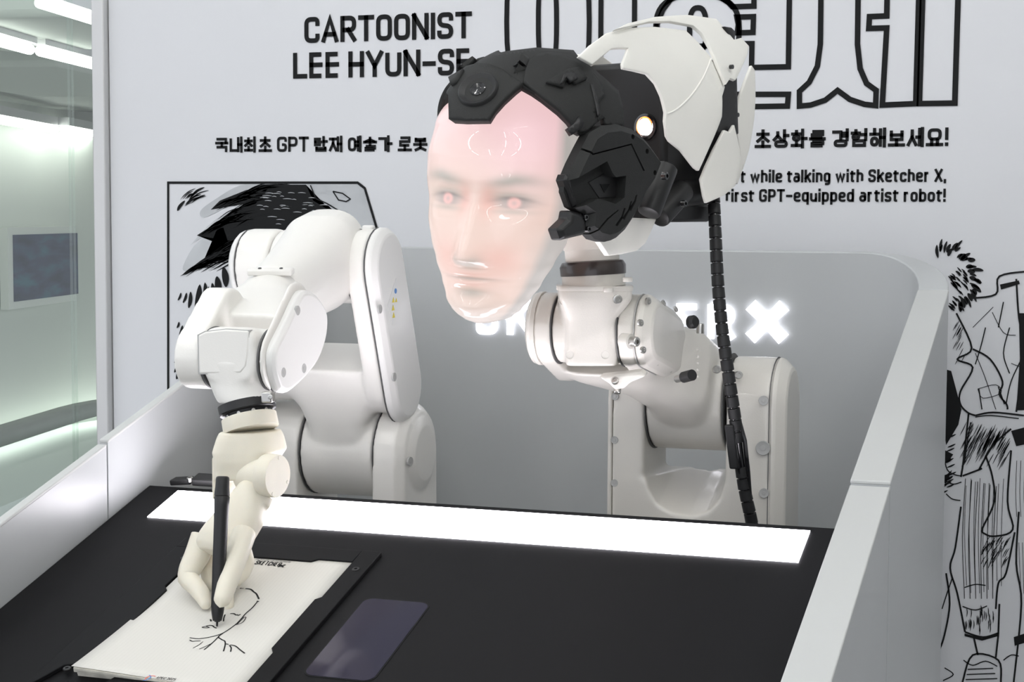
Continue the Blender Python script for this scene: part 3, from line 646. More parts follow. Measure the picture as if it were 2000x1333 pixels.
pm = MT['paper']; nt = pm.node_tree; wv = nt.nodes.new('ShaderNodeTexWave'); wv.bands_direction = 'X'; wv.inputs['Scale'].default_value = 75
tcn = nt.nodes.new('ShaderNodeTexCoord'); nt.links.new(tcn.outputs['Object'], wv.inputs['Vector'])
mr = nt.nodes.new('ShaderNodeMapRange'); mr.inputs['From Min'].default_value = .75; mr.inputs['To Min'].default_value = 1; mr.inputs['To Max'].default_value = .965
nt.links.new(wv.outputs['Fac'], mr.inputs['Value']); sv = nt.nodes.new('ShaderNodeVectorMath'); sv.operation = 'SCALE'; sv.inputs[0].default_value = (.66,.645,.60)
nt.links.new(mr.outputs['Result'], sv.inputs['Scale']); nt.links.new(sv.outputs['Vector'], nt.nodes['Principled BSDF'].inputs['Base Color'])
sheet_h = lambda v, x=PXR: ph(v, x)+.0006
rings = []
for i in range(25):
    v = PVT+(PVB-PVT)*i/24; rings.append([TP(PXL+(PXR-PXL)*j/10, v, sheet_h(v, PXL+(PXR-PXL)*j/10)) for j in range(11)])
mb = MB(); mb.loft(rings, cap=False, closed=False)
sheet = tag(mb.obj('paper_sheet', 'paper', solid=.0003, soff=0, smooth=60), 'cream paper sheet with a half-finished line portrait in black ink', 'paper')
def sheet_frame(u, v): return TP(u, v, sheet_h(v, u)+.0005)
def spx(px, py):
    q = tpx(px, py, .004)
    for _ in range(3): q = tpx(px, py, sheet_h(q.y, q.x))
    return q
bm = bmesh.new()
z3 = lambda x, y: (100+x*.33, 1060+y*.33)
ink = [  # traced pen lines of the unfinished portrait
 ([(820,567),(870,573),(930,565),(990,550),(1030,532),(1090,490),(1125,455),(1150,425),(1190,390),(1222,352)], 2.0), ([(1217,350),(1230,353)], 2.4),
 ([(820,580),(835,588),(862,586),(885,586)], 1.8), ([(900,590),(870,612),(840,628)], 1.3), ([(955,598),(910,620),(876,634)], 1.3), ([(990,562),(960,592),(930,618),(905,638)], 2.0),
 ([(1015,542),(990,562),(1010,578),(1028,588),(1030,610),(1020,648)], 2.2), ([(1035,604),(1050,606)], 2.0), ([(1055,612),(1066,628),(1062,650)], 2.2), ([(1060,610),(1090,616),(1120,640),(1147,660)], 2.2),
 ([(1093,490),(1130,478),(1152,450),(1143,445),(1120,468),(1100,488)], 1.4), ([(1150,276),(1180,280),(1200,296),(1215,308),(1230,338)], 2.8), ([(1118,274),(1128,275)], 3), ([(1132,275),(1137,275)], 3), ([(1070,275),(1080,270),(1098,277)], 2.4),
 ([(1060,425),(1080,424),(1095,432),(1106,430)], 2.2), ([(1104,436),(1122,428)], 2.0), ([(892,505),(915,500),(935,507),(905,508),(892,505)], 1.6), ([(915,500),(935,494),(955,496),(965,505),(980,510)], 2.2),
 ([(1020,470),(1022,450),(1030,430)], 2.2), ([(943,458),(947,470)], 2.6)]
for pts, wd in ink:
    q = [spx(*z3(*p)) for p in pts]; q = spline(q, 5) if len(q) > 2 else q
    ribbon(bm, q, wd*.00068, False, sheet_frame)
finish(bm, 'pen_drawing', 'ink', sheet, smooth=None)['label'] = 'black pen lines of an unfinished portrait'
def sheet_text(txt, x0, y0, x1, y1, ht, t, gap, space, name, m_='ink'):
    a, b = spx(x0, y0), spx(x1, y1); st, wd = text_strokes(txt, t, gap, space); d = (b-a)/wd; n2 = Vector((0, 1))
    bm = bmesh.new()
    for q, c, ch in st:
        ribbon(bm, [a+d*p.x+n2*(p.y*ht) for p in q], t*ht*.9, c, sheet_frame)
    return finish(bm, name, m_, sheet, smooth=None)
sheet_text('SKETCHER', 496.5, 1103.5, 545, 1108, .0098, .15, .30, .3, 'printed_name')
q = spx(550, 1106.5)
bm = bmesh.new()
for sg in (1, -1): ribbon(bm, [q+Vector((-.0035,-.003*sg)), q+Vector((.0035,.003*sg))], .0022, False, sheet_frame)
finish(bm, 'printed_name', 'ink', sheet, smooth=None)
sheet_text('This drawing was performed by', 497, 1094.5, 567, 1100.5, .0042, .10, .18, .4, 'printed_line', 'inkdark')
sheet_text('APEC 2025', 304, 1327, 341, 1331, .0046, .14, .2, .4, 'printed_name')
for k, (c, m_) in enumerate((((284,1325), 'blue'), ((294,1327), 'red'))):
    q = spx(*c); bm = bmesh.new()
    ribbon(bm, [q+Vector((cos(a)*.005, sin(a)*.006)) for a in [radians((-80 if k == 0 else 60)+20*i) for i in range(9)]], .0012, False, sheet_frame)
    finish(bm, 'printed_emblem', m_, sheet, smooth=None)
# ------------------------------------------------------------------ drawing robot (left)
def stadium(c0, c1, r0, r1, n=12):
    """outline in the plane X = const round two centres (Y,z pairs as Vectors at the same X)."""
    d = (c1-c0).normalized(); pz = V(0, d.z, -d.y); out = []
    for i in range(n+1):
        t = -pi/2+pi*i/n; out.append(c1 + d*(cos(t)*r1) + pz*(sin(t)*r1))
    for i in range(n+1):
        t = pi/2+pi*i/n; out.append(c0 + d*(cos(t)*r0) + pz*(sin(t)*r0))
    return out
def atx(p, x): return V(x, p.y, p.z)
def ringmark(x, c, r, parent, name='seam_ring', wd=.0010, m_='seam'):       # dark joint line round an X-axis cylinder
    return MB().lathe(V(x-wd/2, c.y, c.z), AX, [(0, r*.6), (0, r), (wd, r), (wd, r*.6)], 48).obj(name, m_, parent)

rb = empty('drawing_robot', (P(690,880,2.2).x, 2.2, .85), 'white six-axis robot arm reaching down to the paper with an ivory artificial hand', 'robot arm')
J2 = P(660, 876, 2.2); J3 = P(600, 520, 2.10); J2.x = J3.x = 0
X2a, X2b, X2L, X2R = P(586,880,2.14).x, P(729,880,2.14).x, P(536,876,2.2).x, P(836,876,2.2).x
R2 = .064
# turret uprights
base = cast(MB().prism([V(X2b+.002, p.y, p.z) for p in stadium(V(0, 2.2, .86), J2, .075, .069)], V(X2R-X2b-.012,0,0), .012)
            .lathe(V(X2R-.016, J2.y, J2.z), AX, [(0,.055),(.008,.050),(.013,.038),(.014,.001)], 40)
            .prism([V(X2L, p.y, p.z) for p in stadium(V(0, 2.2, .86), J2, .075, .066)], V(X2a-X2L-.002,0,0), .002)
            .box(((X2L+X2R)/2, 2.2, .90), ((X2R-X2L)/2-.01,0,0), (0,.07,0), (0,0,.05)), 'turret', 'arm', rb, .0028, 3)
dimple(PX(802,902,X2R-.004), V(.97,-.2,.0), .0062, base)
bolt(P(757,778,2.14), V(.5,-.85,.2), .0045, base)
MB().box(P(756,772,2.16), (.012,0,0), (0,.006,0), (0,0,.012)).obj('bracket', 'arm', base, bevel=.004)
# upper arm: hub, neck, fork
d23 = (J3-J2).normalized(); pv = V(0, d23.z, -d23.y)        # along the link; forward across it
X3L, X3a, X3b, X3R = P(481,525,2.10).x, P(541,470,2.08).x, P(674,520,2.055).x, P(768,540,2.11).x
L23 = (J3-J2).length
def link_ring(f, xa, xb, half, e=4.5, off=0):
    c = J2 + d23*(L23*f) - pv*off; c = V((xa+xb)/2, c.y, c.z)
    return supring(c, AX, pv, (xb-xa)/2, half, e, 32)
ua = MB().cyl(V(X2a+.001, J2.y, J2.z), V(X2b-.001, J2.y, J2.z), R2, n=48)
ua.loft([link_ring(.05, X2a+.004, X2b-.004, .056), link_ring(.22, X2a+.006, X2b-.008, .050), link_ring(.30, X2a-.002, X2b+.004, .048), link_ring(.37, X2a-.018, X3R-.02, .047), link_ring(.46, X3L+.01, X3R-.012, .046), link_ring(.52, X3L+.006, X3R-.012, .045)])
ua.prism([V(X3b+.003, p.y, p.z) for p in stadium(J2+d23*L23*.42, J3, .050, .050)], V(X3R-X3b-.018,0,0), .004)
ua.prism([V(X3L+.008, p.y, p.z) for p in stadium(J2+d23*L23*.46, J3, .048, .0495)], V(X3a-X3L-.010,0,0), .003)
cutv = MB().cyl(V(X3a+.002, J3.y, J3.z), V(X3b+.001, J3.y, J3.z), .060, n=40)
upper = cast(ua, 'upper_arm', 'arm', rb, .0028, 5, cut=cutv)
for xx in (X2a, X2b): ringmark(xx, J2, R2+.0003, upper)
ringmark(X3b+.001, J3, .0500, upper); ringmark(X3L+.0075, J3, .0485, upper)
# long side cover on the right prong and short one on the left
cv = stadium(J2+d23*L23*.37, J3+d23*.002, .050, .0505)
side = MB().prism([V(X3R-.0145, p.y, p.z) for p in cv], V(.0165,0,0), .0085).obj('side_cover', 'cover', upper, smooth=28, bevel=.002)
ringcv = MB().prism([V(X3R-.0158, p.y, p.z) for p in cv], V(.0014,0,0)).obj('cover_seam', 'seam', upper)
sc2 = stadium(J2+d23*L23*.42, J3, .046, .047)
MB().prism([V(X3L+.0065, p.y, p.z) for p in sc2], V(-.012,0,0), .006).obj('side_cover', 'cover', upper, smooth=28, bevel=.002)
for (px, py) in ((743,604), (771,737)):
    q = PX(px, py, X3R+.002); dimple(q, AX, .0058, side, 'screw_hole')
MB().box(P(720,449,2.10), (.008,0,0), (0,.006,0), (0,0,.006)).obj('cable_lug', 'cover', upper, bevel=.003)
# warning label on the cover
lx = X3R+.0021
lq = [PX(p, q, lx) for p, q in ((757,596),(773,543),(783,578),(766,636))]
lb = MB().prism([atx(p, lx) for p in lq], V(.0006,0,0)).obj('warning_label', 'label', upper, smooth=None)
def lab(u, v): return lq[0]*(1-u)*(1-v) + lq[3]*u*(1-v) + lq[2]*u*v + lq[1]*(1-u)*v
for (u, v, r, m_) in ((.55,.28,.0042,'yellow'), (.8,.2,.0042,'yellow'), (.35,.42,.0040,'yellow'), (.3,.72,.0035,'blue'), (.62,.6,.003,'yellow')):
    c = atx(lab(u, v), lx+.0008)
    if m_ == 'blue': MB().cyl(c, c+AX*.0004, r, n=16).obj('label_symbol', m_, lb, smooth=None)
    else: MB().prism([c+AZ*r, c+V(0,-r,-r*.7), c+V(0,r,-r*.7)], V(.0004,0,0)).obj('label_symbol', m_, lb, smooth=None)

# forearm: elbow hub and the tube to the wrist roll joint
E3 = V((X3a+X3b)/2, J3.y, J3.z)
W4 = P(535, 588, 1.93); W5 = P(452, 700, 1.757)
d4 = (W5-W4).normalized(); ef = E3 + V(.010, .0, .012)
sd4 = d4.cross(AZ).normalized(); up4 = sd4.cross(d4).normalized()
fa = MB().cyl(V(X3a-.001, J3.y, J3.z), V(X3b, J3.y, J3.z), .0485, n=44, bev=.004)
d34 = (W4-ef).normalized(); s34 = d34.cross(AZ).normalized(); u34 = s34.cross(d34).normalized()
fa.loft([supring(ef-d34*.035+u34*.008, s34, u34, .035, .040, 2.4), supring(ef-d34*.018+u34*.006, s34, u34, .050, .056, 2.6), supring(ef+d34*.02+u34*.004, s34, u34, .0535, .060, 2.8), supring(ef+d34*.06, s34, u34, .051, .056, 2.6), supring(ef+(W4-ef)*.65, s34, u34, .0455, .049, 2.3), supring(ef+(W4-ef)*.97, s34, u34, .0425, .0445, 2.1), supring(W4, s34, u34, .041, .043, 2.0)])
fore = cast(fa, 'forearm', 'arm', rb, .0028, 7)
MB().lathe(W4-d4*.002, d4, [(0,.02),(0,.0405),(.003,.0405),(.003,.02)], 48).obj('roll_seam', 'seam', fore)
tabc = P(529,531,1.905)
MB().box(tabc, RGT*.027, -d34*.006, u34*.004).obj('stop_tab', 'arm', fore, bevel=.002)
for k in (-1, 1): bolt(tabc+RGT*.013*k+u34*.004, u34, .0022, fore, 'tab_screw', h=.001, material='seam')
bolt(P(651,551,2.045), V(.7,-.7,.1), .0050, fore)

# wrist fork
X5b, X5R, X5L, X5a = P(503,700,1.722).x, P(552,715,1.752).x, P(368,700,1.755).x, P(398,712,1.73).x
C5 = V(0, W5.y, W5.z)
top_r = PX(600, 592, X5R); back5 = V(0, top_r.y, top_r.z-.004)
wf = MB()
wf.loft([supring(W4+d4*.001, sd4, up4, .041, .0425, 2.0), supring(W4+d4*.030, sd4, up4, .043, .041, 2.2), supring(W4+d4*.055, sd4, up4, .054, .038, 2.8), supring(W4+d4*.085, sd4, up4, .063, .037, 3.5), supring(W4+d4*.108, sd4, up4, .064, .036, 4), supring(W4+d4*.135+up4*.004, sd4, up4, .062, .030, 4)])
dv5 = (V(0, back5.y, back5.z)-C5); 
wf.prism([V(X5b+.001, p.y, p.z) for p in stadium(C5, C5+dv5*.92, .0365, .034)], V(X5R-X5b-.010,0,0), .002)
wf.prism([V(X5L, p.y, p.z) for p in stadium(C5, C5+dv5*.80, .0365, .032)], V(X5a-X5L,0,0), .003)
cutw = MB().cyl(V(X5a-.0005, C5.y, C5.z), V(X5b+.0005, C5.y, C5.z), .0405, n=40)
fork = cast(wf, 'wrist_fork', 'arm', rb, .0024, 5, cut=cutw)
# outer cover of the right prong, traced on its own plane
oc = [(592,567),(577,577),(552,630),(531,672),(525,696),(527,726),(534,752),(541,765),(558,766),(588,740),(613,708),(628,668),(633,631),(629,602),(612,576)]
ocp = [PX(p[0]-6, p[1], X5R-.009) for p in oc]; ocp = spline([atx(p, X5R-.010) for p in ocp], 3, True)
c5 = MB().prism(ocp, V(.012,0,0), .005).obj('side_cover', 'cover', fork, smooth=30, bevel=.0015)
MB().prism([atx(p, X5R-.0112) for p in ocp], V(.0014,0,0)).obj('cover_seam', 'seam', fork)
for p in ((582,607), (554,728), (594,720)): dimple(PX(*p, X5R+.002), AX, .0056, c5)
ringmark(X5b, C5, .0358, fork, wd=.002); ringmark(X5a, C5, .0358, fork, wd=.003)
# wrist body (pitch joint) with front cover, and the neck towards the flange
fl_t = P(481, 787, 1.75); fl_ax = (P(492,850,1.744)-P(478,775,1.752)).normalized()
cw = V((X5a+X5b)/2, C5.y, C5.z)
wb = MB().cyl(V(X5a+.002, C5.y, C5.z), V(X5b-.001, C5.y, C5.z), .0345, n=44, bev=.002)
wb.loft([supring(cw+V(-.002,-.004,-.002), AX, AY, .036, .034, 3), supring(fl_t-fl_ax*.022, AX, AY, .036, .034, 2.3), supring(fl_t-fl_ax*.008, AX, AY, .034, .033, 2.1), supring(fl_t, AX, AY, .0315, .0315, 2)])
wb.loft([supring(cw+V(0,y_,.006), AX, AZ, (X5b-X5a)/2*k1-.002, .0315*k1, 5, 32) for y_, k1 in ((.012,.9),(-.02,1.0),(-.031,.98),(-.0365,.90))])
wrist = cast(wb, 'wrist_body', 'arm', rb, .0022, 5)
yf = cw.y-.0372
fc = [(386,655),(400,648),(440,643),(486,646),(485,690),(481,716),(470,730),(388,731)]
fcp = [P(p[0], p[1], yf) for p in fc]
MB().prism(fcp, V(0,.008,0)).obj('front_cover', 'arm', wrist, bevel=.0024, seg=3)
MB().prism([P(p[0]+(.8 if p[0]>430 else -.6), p[1]+(.8 if p[1]>700 else -.6), yf+.0010) for p in fc], V(0,.008,0)).obj('cover_seam', 'seat', wrist, smooth=None)
MB().box(P(524,776,1.722), RGT*.006, AY*.005, AZ*.006).obj('clamp', 'steel', wrist, bevel=.0015)
bolt(P(528,776,1.716), V(.3,-1,0), .0028, wrist, h=.001)
# black flange and its screws
fl = MB().lathe(fl_t, fl_ax, [(0,.030),(.0005,.0325),(.010,.0325),(.0112,.0315),(.0112,.026),(.0165,.0255),(.0165,.005)], 48).obj('tool_flange', 'blackp', rb)
perp = fl_ax.cross(AY).normalized(); p2 = fl_ax.cross(perp)
for k in range(10):
    a = 2*pi*k/10+.2; q = fl_t+fl_ax*.0145+(perp*cos(a)+p2*sin(a))*.0262
    bolt(q, perp*cos(a)+p2*sin(a), .0022, fl, 'flange_screw', h=.0012)

# ivory hand
hp = lambda px, py, Y: P(px, py, Y)
hand = MB().lathe(fl_t+fl_ax*.0155, fl_ax, [(0,.0255),(0,.0305),(.0008,.0312),(.0155,.0315),(.0165,.031),(.0165,.01)], 48).obj('mount_disc', 'hand', rb)
m1 = fl_t+fl_ax*.031
def hring(px, py, Y, wx, wy, e=2.6, ax=None):
    c = P(px, py, Y); s_ = S(c); return supring(c, ax or RGT, AY, wx*s_, wy, e, 28)
hw = MB()
hw.loft([hring(489,842,1.745,53,.028), hring(489,856,1.745,57,.030,3), hring(488,880,1.744,60,.031,4), hring(484,898,1.742,52,.030,4), hring(478,915,1.740,46,.027,4), hring(474,935,1.738,44,.024,4)])
hw.box(P(447,930,1.742), RGT*.010, AY*.021, AZ*.024)
wristb = cast(hw, 'wrist_block', 'hand', rb, .002, 3, smooth=180)
bj = P(540, 930, 1.722); bj0 = P(478, 927, 1.735)
MB().cyl(bj0, bj0+(bj-bj0)*.62, .0195, n=36).obj('pivot', 'hand', rb)
bd = (V(1,-.16,-.02)).normalized()
disc = MB().lathe(P(517,928,1.722), bd, [(0,.019),(0,.0232),(.003,.0242),(.0165,.0242),(.018,.0232),(.018,.001)], 44).obj('pivot_cap', 'hand', rb)
for a in (40, 200, 290):
    aa = bd.orthogonal().normalized(); bb = bd.cross(aa)
    q = P(517,928,1.722)+bd*.0178+(aa*cos(radians(a))+bb*sin(radians(a)))*.0205
    MB().cyl(q, q+bd*.0008, .0022, n=12).obj('cap_plug', 'hand', disc)
pr_ = MB()
pdir = (P(440,1070,1.676)-P(490,955,1.722)).normalized(); pside = pdir.cross(AY).normalized()
def pring(px, py, Y, wx, wy, e=2.5):
    c = P(px, py, Y); return supring(c, pside, pdir.cross(pside), wx*S(c), wy, e, 28)
pr_.loft([pring(498,944,1.726,14,.010), pring(494,958,1.722,27,.019), pring(484,985,1.714,38,.021), pring(469,1012,1.704,47,.021), pring(451,1036,1.694,51,.021), pring(437,1056,1.684,53,.019), pring(427,1073,1.678,50,.015), pring(423,1082,1.674,40,.009)])
pr_.tube([P(515,968,1.72), P(507,985,1.715)], .012, 16)
palm = cast(pr_, 'palm', 'hand', rb, .002, 5)
def finger(pts, rads, nm='finger', lab=None):
    c = [P(*p) for p in pts]; rr = [r*S(q) for r, q in zip(rads, c)]
    # soft bends: resample with a spline, round the tip
    cc, rs = [], []
    n = len(c)
    for i in range(n-1):
        for k in range(4):
            t = k/4; cc.append(c[i].lerp(c[i+1], t)); rs.append(rr[i]+(rr[i+1]-rr[i])*t)
    cc.append(c[-1]); rs.append(rr[-1])
    for _ in range(1): cc = [cc[0]]+[(cc[i-1]+cc[i]*3+cc[i+1])/5 for i in range(1, len(cc)-1)]+[cc[-1]]
    d = (cc[-1]-cc[-2]).normalized(); r1 = rs[-1]
    for k in range(1, 5): cc.append(cc[-1]+d*(r1*.26)); rs.append(r1*cos(k/4*pi/2*.98))
    o = MB().tube(cc, rs, 18).obj(nm, 'hand', palm, smooth=60)
    if lab: o['label'] = lab
    return o
finger([(476,1044,1.672),(465,1078,1.648),(453,1112,1.630),(447,1132,1.622),(438,1160,1.610),(434,1172,1.605)], [24,23,21.5,20.5,18.5,17], lab='index finger laid along the pen')
finger([(398,1048,1.690),(386,1084,1.680),(371,1112,1.670),(366,1130,1.664),(382,1146,1.655),(393,1160,1.648),(402,1182,1.640)], [25,25,22,20,18,17,11], 'thumb')
finger([(432,1060,1.690),(438,1110,1.680),(442,1150,1.668),(446,1188,1.652)], [17,16,15,11])
finger([(472,1070,1.700),(482,1100,1.700),(474,1122,1.690),(462,1136,1.680)], [18,16,14,11])
finger([(412,1066,1.704),(404,1105,1.698),(412,1135,1.690),(424,1148,1.682)], [18,17,16,12])
fk = MB().cyl(P(491,1041,1.674), P(491,1041,1.674)+V(.25,-.95,.1).normalized()*.0008, .0024, n=12).obj('palm_plug', 'hand', palm)

# the pen it holds
ptip = TP(*spx(424,1226), 0); ptip = TP(spx(424,1226).x, spx(424,1226).y, sheet_h(spx(424,1226).y, spx(424,1226).x)+.0008)
ptop = P(435, 931, 1.640); pa = (ptop-ptip); PL = pa.length; pa.normalize()
pen = empty('drawing_pen', ptip, 'black stylus pen gripped upright by the ivory robot hand', 'pen')
sp = S(ptip)*1.08
pf = lambda lst: [(f_*PL, r*sp) for f_, r in lst]
MB().lathe(ptip, pa, pf([(0,.8),(.004,1.8),(.030,2.2),(.031,5.0),(.040,5.5)]), 18).obj('nib', 'blackp', pen)
MB().lathe(ptip, pa, pf([(.036,4.5),(.038,8),(.055,9.2),(.09,11),(.13,12.2),(.16,12.0),(.25,12.2),(.40,12.6),(.55,12.6),(.70,12.9),(.80,13.6),(.862,14.4),(.866,13.6)]), 32).obj('barrel', 'blackp', pen, smooth=50)
MB().lathe(ptip, pa, pf([(.868,13.4),(.870,14.2),(.885,14.0),(.93,12.8),(.985,12.3),(.995,11.5),(1.0,9),(1.0,.5)]), 32).obj('cap', 'blackp', pen, smooth=50)
# ------------------------------------------------------------------ talking robot (right): yoke, link, elbow, neck
rr_ = empty('portrait_robot', (P(1360,900,2.24).x, 2.24, .85), 'ivory robot arm carrying a glowing pink human-face mask under a white and black helmet', 'robot')
JA = P(1345, 783, 2.24); JA.x = 0
xa1, xa2, xb1, xb2 = P(1200,900,2.19).x, P(1262,820,2.185).x, P(1413,800,2.185).x, P(1537,900,2.22).x
RA = .064
yk = MB()
yk.prism([V(xb1+.001, p.y, p.z) for p in stadium(V(0,2.24,.80), JA, .066, .0615)], V(xb2-xb1-.001,0,0), .016)
yk.prism([V(xa1, p.y, p.z) for p in stadium(V(0,2.24,.80), JA, .066, .0615)], V(xa2-xa1-.001,0,0), .003)
zf = P(1340,1010,2.175).z; zr = P(1345,910,2.31).z
yk.box(((xa1+xb2)/2, 2.24, (.80+zr)/2), ((xb2-xa1)/2-.012,0,0), (0,.063,0), (0,0,(zr-.80)/2))
ucut = [P(*p, 2.175) for p in ((1259,640),(1258,832),(1258,922),(1266,960),(1284,988),(1312,1005),(1345,1011),(1380,1003),(1403,980),(1414,945),(1416,832),(1416,640))]
slope = V(0, .135, zr-zf); ucut = [p-slope*.5 for p in ucut]
yoke = cast(yk, 'base_yoke', 'armb', rr_, .0028, 10, cut=MB().prism(ucut, slope*2.2))
# side lids of the yoke with their screws
lidp = stadium(V(0,2.24,.80), JA, .058, .054)
lid = MB().prism([V(xb2-.016, p.y, p.z) for p in stadium(V(0,2.24,.80), JA, .0655, .0612)], V(.020,0,0), .014).obj('side_lid', 'armb', yoke, smooth=40, bevel=.003)
MB().prism([V(xb2-.0168, p.y, p.z) for p in stadium(V(0,2.24,.80), JA, .0662, .0620)], V(.0009,0,0)).obj('lid_seam', 'seam', yoke)
for p in ((1491,783), (1492,964)): dimple(P(p[0], p[1], 2.1742), V(.05,-1,0), .0062, lid)
dimple(P(1490,876,2.1742), V(.05,-1,0), .0092, lid); 
MB().prism([V(xa1-.007, p.y, p.z) for p in stadium(V(0,2.24,.80), JA, .0635, .059)], V(.006,0,0)).obj('side_lid', 'armb', yoke, smooth=40, bevel=.002)
for p in ((1200,860), (1200,944), (1201,775)): dimple(P(*p, 2.1775), V(0,-1,0), .0050, yoke)
# link from shoulder to elbow
JE = P(1150, 644, 2.02); JE.x = 0
xe1, xe2, xe3, xe4 = P(1050,645,2.01).x, P(1078,650,1.985).x, P(1205,640,1.98).x, P(1244,640,1.985).x
ld = (JE-JA); LL = ld.length; ld.normalize(); lp = V(0, ld.z, -ld.y)
def lring(f_, x0, x1, hh, e=3.2, off=0):
    c = JA+ld*(LL*f_)+lp*off; return supring(V((x0+x1)/2, c.y, c.z), AX, lp, (x1-x0)/2, hh, e, 36)
lk = MB().cyl(V(xa2+.001, JA.y, JA.z), V(xb1-.001, JA.y, JA.z), RA, n=48, bev=.002)
lk.loft([lring(-.10, xa2+.010, xb1-.006, .048), lring(.12, xa2+.006, xb1-.004, .062, 3.2, .010), lring(.35, xa2-.004, xb1-.016, .058, 3.2, .012), lring(.52, xa2-.020, xe4+.016, .052, 3.2, .008), lring(.72, xe1+.014, xe4-.006, .046, 3.6), lring(.95, xe1+.008, xe4-.004, .044, 3.6), lring(1.08, xe1+.012, xe4-.008, .030, 3)])
lk.prism([V(xe1+.004, p.y, p.z) for p in stadium(JA+ld*LL*.72, JE, .040, .0445)], V(xe2-xe1-.003,0,0), .002)
lk.prism([V(xe3+.001, p.y, p.z) for p in stadium(JE+(JA-JE)*.42+V(0,.012,.020), JE, .0435, .0445)], V(xe4-xe3-.002,0,0), .003)
cute = MB().cyl(V(xe2+.0005, JE.y, JE.z), V(xe3, JE.y, JE.z), .058, n=40)
link = cast(lk, 'shoulder_link', 'armb', rr_, .0028, 6, cut=cute)
for xx in (xa2, xb1): ringmark(xx, JA, RA+.001, link)
ringmark(xe2, JE, .0432, link); ringmark(xe3, JE, .0442, link)
# left cap and right cover of the elbow
MB().lathe(V(xe1+.006, JE.y, JE.z), -AX, [(0,.0452),(.005,.0452),(.0062,.0440),(.0095,.0435),(.013,.038),(.014,.001)], 48).obj('elbow_cap', 'armb', link, smooth=40)
ETL = JE+(JA-JE)*.42+V(0,.012,.022)
ecs = stadium(ETL, JE, .0440, .0445)
MB().prism([V(xe4-.0025, p.y, p.z) for p in stadium(ETL, JE, .0444, .0449)], V(.0012,0,0)).obj('cover_seam', 'seat', link)
cov = MB().prism([V(xe4-.0015, p.y, p.z) for p in ecs], V(.020,0,0), .0125).obj('elbow_cover', 'armb', link, smooth=30, bevel=.003)
for p in ((1266,588), (1251,631), (1256,684), (1282,708), (1308,722)): bolt(PX(*p, xe4+.011), V(.85,-.5,.05), .0042, cov, h=.0015)
for p in ((1296,592), (1320,604)): bolt(PX(*p, xe4+.011), V(.85,-.2,.45), .0040, cov, h=.0012)
sp_ = P(1216,666,1.965); MB().lathe(sp_, V(.9,-.43,0), [(0,.009),(.013,.009),(.0135,.008),(.0135,.001)], 24).obj('stop_boss', 'armb', link)
MB().lathe(sp_+V(.9,-.43,0)*.012, V(.9,-.43,0), [(0,.0058),(.010,.0058),(.011,.005),(.011,.0025),(.007,.002),(.007,.0001)], 20).obj('stop_screw', 'steel', link)
tab = [P(*p, 1.978) for p in ((1168,737),(1250,728),(1262,736),(1232,748),(1218,760),(1200,763),(1190,752))]
MB().prism(tab, V(0,.016,.004)).obj('stop_tab', 'armb', link, bevel=.003)
bolt(P(1201,744,1.975), V(0,-.8,.6), .0045, link, h=.002); bolt(P(1206,763,1.985), V(0,-.5,-.9), .0042, link, h=.004)
# hose fitting on the right flank
q0 = P(1322,741,2.02); q1 = P(1352,733,2.00)
MB().tube([q0, q0.lerp(q1,.45)], .0045, 14).obj('hose_fitting', 'steel', link); MB().tube([q0.lerp(q1,.45), q1], .0068, 16).obj('hose_cap', 'blackp', link)
q0 = P(1344,630,2.05); MB().lathe(q0, V(.8,-.5,.1), [(0,.004),(.004,.008),(.010,.0082),(.013,.006),(.013,.001)], 20).obj('hose_cap', 'blackp', link)
for p in ((1400,722,2.165), (1442,733,2.178)): bolt(P(*p), V(.4,-.9,.1), .0052, link, h=.004)
bolt(P(1368,642,2.12), AZ, .005, link, h=.006)
for k in range(5): MB().sphere(P(1363, 684+k*13, 2.128), .0018, 8, 5).obj('cast_mark', 'armb', link)
# neck block (wrist body standing upright), seal ring and neck
HY = 2.0
nk_ax = (P(1157,470,HY)-P(1162,560,HY)).normalized(); nx = AX
def nring(px, py, hw_, e, dep=None):
    c = P(px, py, HY); s_ = S(c); return supring(c, RGT, V(RGT.y*-1, RGT.x, 0), hw_*s_, (dep or hw_)*s_, e, 40)
nb = MB()
nb.loft([nring(1155,712,50,6,44), nring(1155,690,51,6,46), nring(1154,668,50,5,50), nring(1152,645,49,4,56), nring(1154,622,53,4,60), nring(1158,600,64,5,64), nring(1161,582,71,7,66), nring(1161,562,72,7,66)])
nb.cyl(V(xe2+.001, JE.y, JE.z), V(xe3-.001, JE.y, JE.z), .041, n=44)
neckb = cast(nb, 'neck_block', 'armb', rr_, .0022, 4)
MB().loft([nring(1161,566,73,7,67), nring(1161,560,74,7,68), nring(1161,557,73,7,67)]).obj('collar_flange', 'armb', neckb, smooth=50)
for p in ((1096,563), (1188,567), (1226,547)): MB().cyl(P(p[0], p[1]+4, 1.962), P(p[0], p[1]-5, 1.962), .0058, n=18, bev=.001).obj('flange_boss', 'armb', neckb)
for p in ((1099,587), (1113,694), (1182,694)): 
    c = P(p[0], p[1], 1.958); MB().lathe(c, -AY, [(0,.0052),(.0006,.0052),(.0006,.0046),(.0002,.0044)], 18).obj('plug_mark', 'armb', neckb)
bolt(P(1206,585,1.962), V(.5,-.85,0), .0055, neckb, h=.002)
nc = P(1160,560,HY); s_ = S(nc)
MB().lathe(nc, nk_ax, [(0,62*s_),(26*s_,62*s_),(27*s_,58*s_)], 48).obj('neck_base', 'armb', neckb)
MB().lathe(nc+nk_ax*(22*s_), nk_ax, [(0,60*s_),(1*s_,64*s_),(18*s_,65*s_),(27*s_,60*s_),(29*s_,54*s_)], 56).obj('seal_ring', 'ring', rr_)
